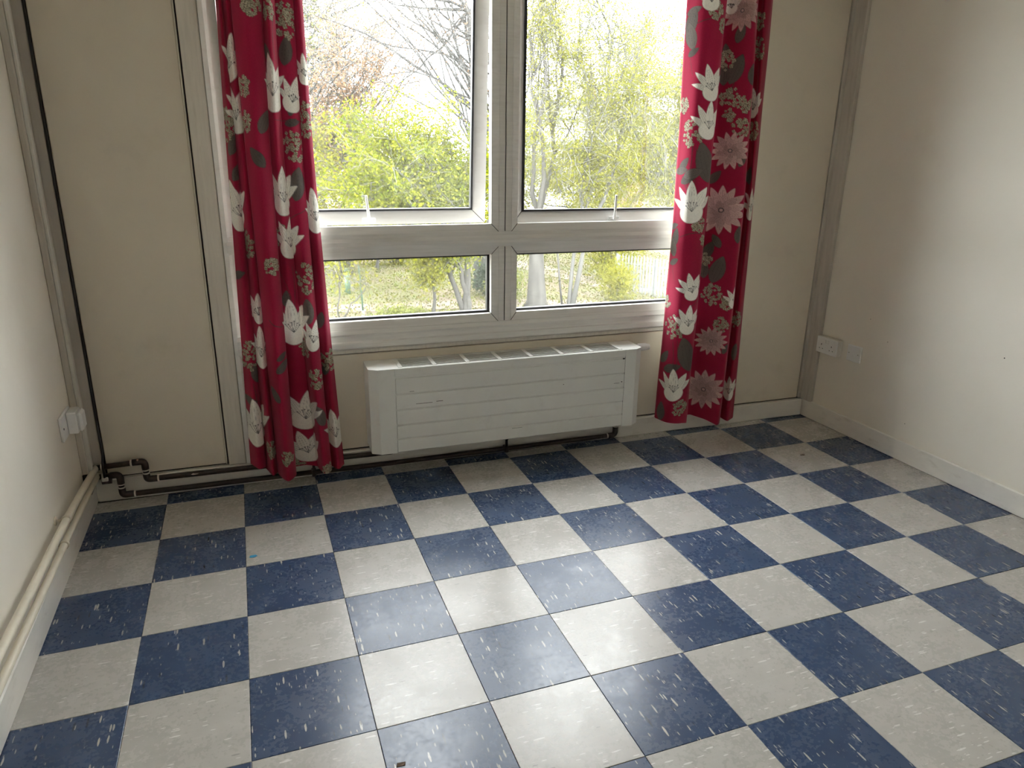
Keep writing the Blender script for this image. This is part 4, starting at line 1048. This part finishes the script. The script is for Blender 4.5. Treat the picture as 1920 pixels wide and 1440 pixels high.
bush('laurel_bush', 'pale green bush beyond the footpath bend', (8.4,28.0), (1.8,1,1.1), 2600, .12, 'lf_pale', 47)
bush('privet_bush', 'green bush at the left edge behind the bare sapling', (1.9,25.0), (1.8,1,.9), 2600, .11, 'lf_pale', 48)
rnd = np.random.default_rng(60)
n = 45000
p = np.stack([rnd.uniform(-3,18,n), rnd.uniform(14,33,n), GZ+np.abs(rnd.normal(size=n))*.07+.01], 1)
tag(leaf_mesh('undergrowth', p, .062, M['lf_litter'], None, rnd), 'low grass and fallen leaves covering the ground under the trees', 'undergrowth', kind='stuff')

# stake, guard tube, leaning pole
sk = root('planting_stake', (3.05,17.3,GZ), 'thin dark green stake with a white foot in the lower left light', 'stake')
mesh_obj('shaft', MB().tube([(3.05,17.3,GZ-.05),(3.03,17.3,GZ+.7),(2.99,17.3,GZ+1.40)], .022, 8), M['stake'], sk, True)
mesh_obj('foot', MB().tube([(3.05,17.3,GZ),(3.05,17.3,GZ+.14)], [.045,.030], 10), M['render_w'], sk, True)
gt = root('guard_tube', (3.1,20.7,GZ), 'pale green plastic guard tube around the young tree', 'tree guard')
mesh_obj('tube', MB().tube([(3.1,20.7,GZ-.02),(3.1,20.7,GZ+.80)], .085, 14), M['guard'], gt, True)
mesh_obj('tube_rim', MB().tube([(3.1,20.7,GZ+.78),(3.1,20.7,GZ+.82)], .095, 14), M['guard'], gt, True)
lp = root('leaning_pole', (8.92,16.8,GZ), 'thin grey pole leaning beside the birch trunk', 'pole')
mesh_obj('shaft', MB().tube([(8.92,16.8,GZ-.05),(8.80,16.8,GZ+.8),(8.72,16.85,GZ+1.7)], [.035,.030,.026], 8), M['bark'], lp, True)
mesh_obj('collar', MB().tube([(8.80,16.8,GZ+.78),(8.795,16.8,GZ+.86)], .040, 8), M['bark_pale'], lp, True)

# palisade fence
A, B_ = Vector((11.75,18.9,GZ)), Vector((13.1,16.0,GZ))
fc = root('palisade_fence', tuple(A), 'grey metal palisade fence at the right of the lower window light', 'fence')
nP = 26; dirn = (B_-A).normalized(); side = Vector((-dirn.y, dirn.x, 0))
for k in range(nP):
    p = A+(B_-A)*(k+.5)/nP
    a, h = dirn*.030, 1.15
    vs = []
    for s in (-1, 1):
        q = side*(.008*s)
        for pt in (p-a+q, p+a+q, p+a+q+Vector((0,0,h)), p+q+Vector((0,0,h+.09)), p-a+q+Vector((0,0,h))): vs.append(pt)
    mesh_obj('pale', MB().add(vs, [(4,3,2,1,0),(5,6,7,8,9),(0,1,6,5),(1,2,7,6),(2,3,8,7),(3,4,9,8),(4,0,5,9)]), M['galv'], fc)
for z in (.25, .95):
    q = side*.022
    mesh_obj('rail', MB().tube([A+q+Vector((0,0,z)), B_+q+Vector((0,0,z))], .018, 6), M['galv'], fc)
for k in range(3):
    p = A+(B_-A)*(.02+.48*k)+side*.05
    mesh_obj('post', MB().box((p.x-.03, p.y-.03, GZ), (p.x+.03, p.y+.03, GZ+1.2)), M['galv'], fc)

# far houses
wb_ = root('white_building', (26.0,52.0,GZ), 'low white building with an orange brick end seen through the trees', 'building')
mesh_obj('wall', MB().box((22.5,51.0,GZ), (27.6,57,2.0)), M['render_w'], wb_)
mesh_obj('brick_wing', MB().box((27.65,50.6,GZ), (31.0,57,1.6)), M['brick'], wb_)
mesh_obj('roof', MB().prism([(50.6,2.0),(57.4,2.0),(57.4,2.2),(54,3.2),(50.6,2.2)], 22.2, 27.8, 0), M['slate'], wb_)
mesh_obj('wing_roof', MB().prism([(50.2,1.6),(57.4,1.6),(54,2.8)], 27.8, 31.4, 0), M['slate'], wb_)
for x, z in ((23.4,-.6),(25.0,-.6),(26.6,-.6),(29.0,-.8)):
    y = 50.97 if x < 27.6 else 50.57
    w_ = mesh_obj('window', MB().box((x-.4,y-.03,z), (x+.4,y+.02,z+1.1)), M['render_w'], wb_)
    mesh_obj('pane', MB().box((x-.33,y-.045,z+.07), (x+.33,y-.03,z+1.03)), M['win_dark'], w_)
hb = root('terraced_house', (33.5,68.0,GZ), 'long pale roofed house far away above the white building', 'building')
mesh_obj('wall', MB().box((29.5,67,GZ), (40.5,75,4.6)), M['render_w'], hb)
mesh_obj('roof', MB().prism([(66.5,4.6),(75.5,4.6),(71,7.0)], 29.2, 40.8, 0), M['slate'], hb)
for x in (31,33.5,36,38.5):
    w_ = mesh_obj('window', MB().box((x-.5,66.94,2.4), (x+.5,67.02,3.8)), M['render_w'], hb)
    mesh_obj('pane', MB().box((x-.42,66.90,2.48), (x+.42,66.94,3.72)), M['win_dark'], w_)
mesh_obj('chimney', MB().box((35.2,70.6,6.4), (36.2,71.4,8.0)), M['brick'], hb)
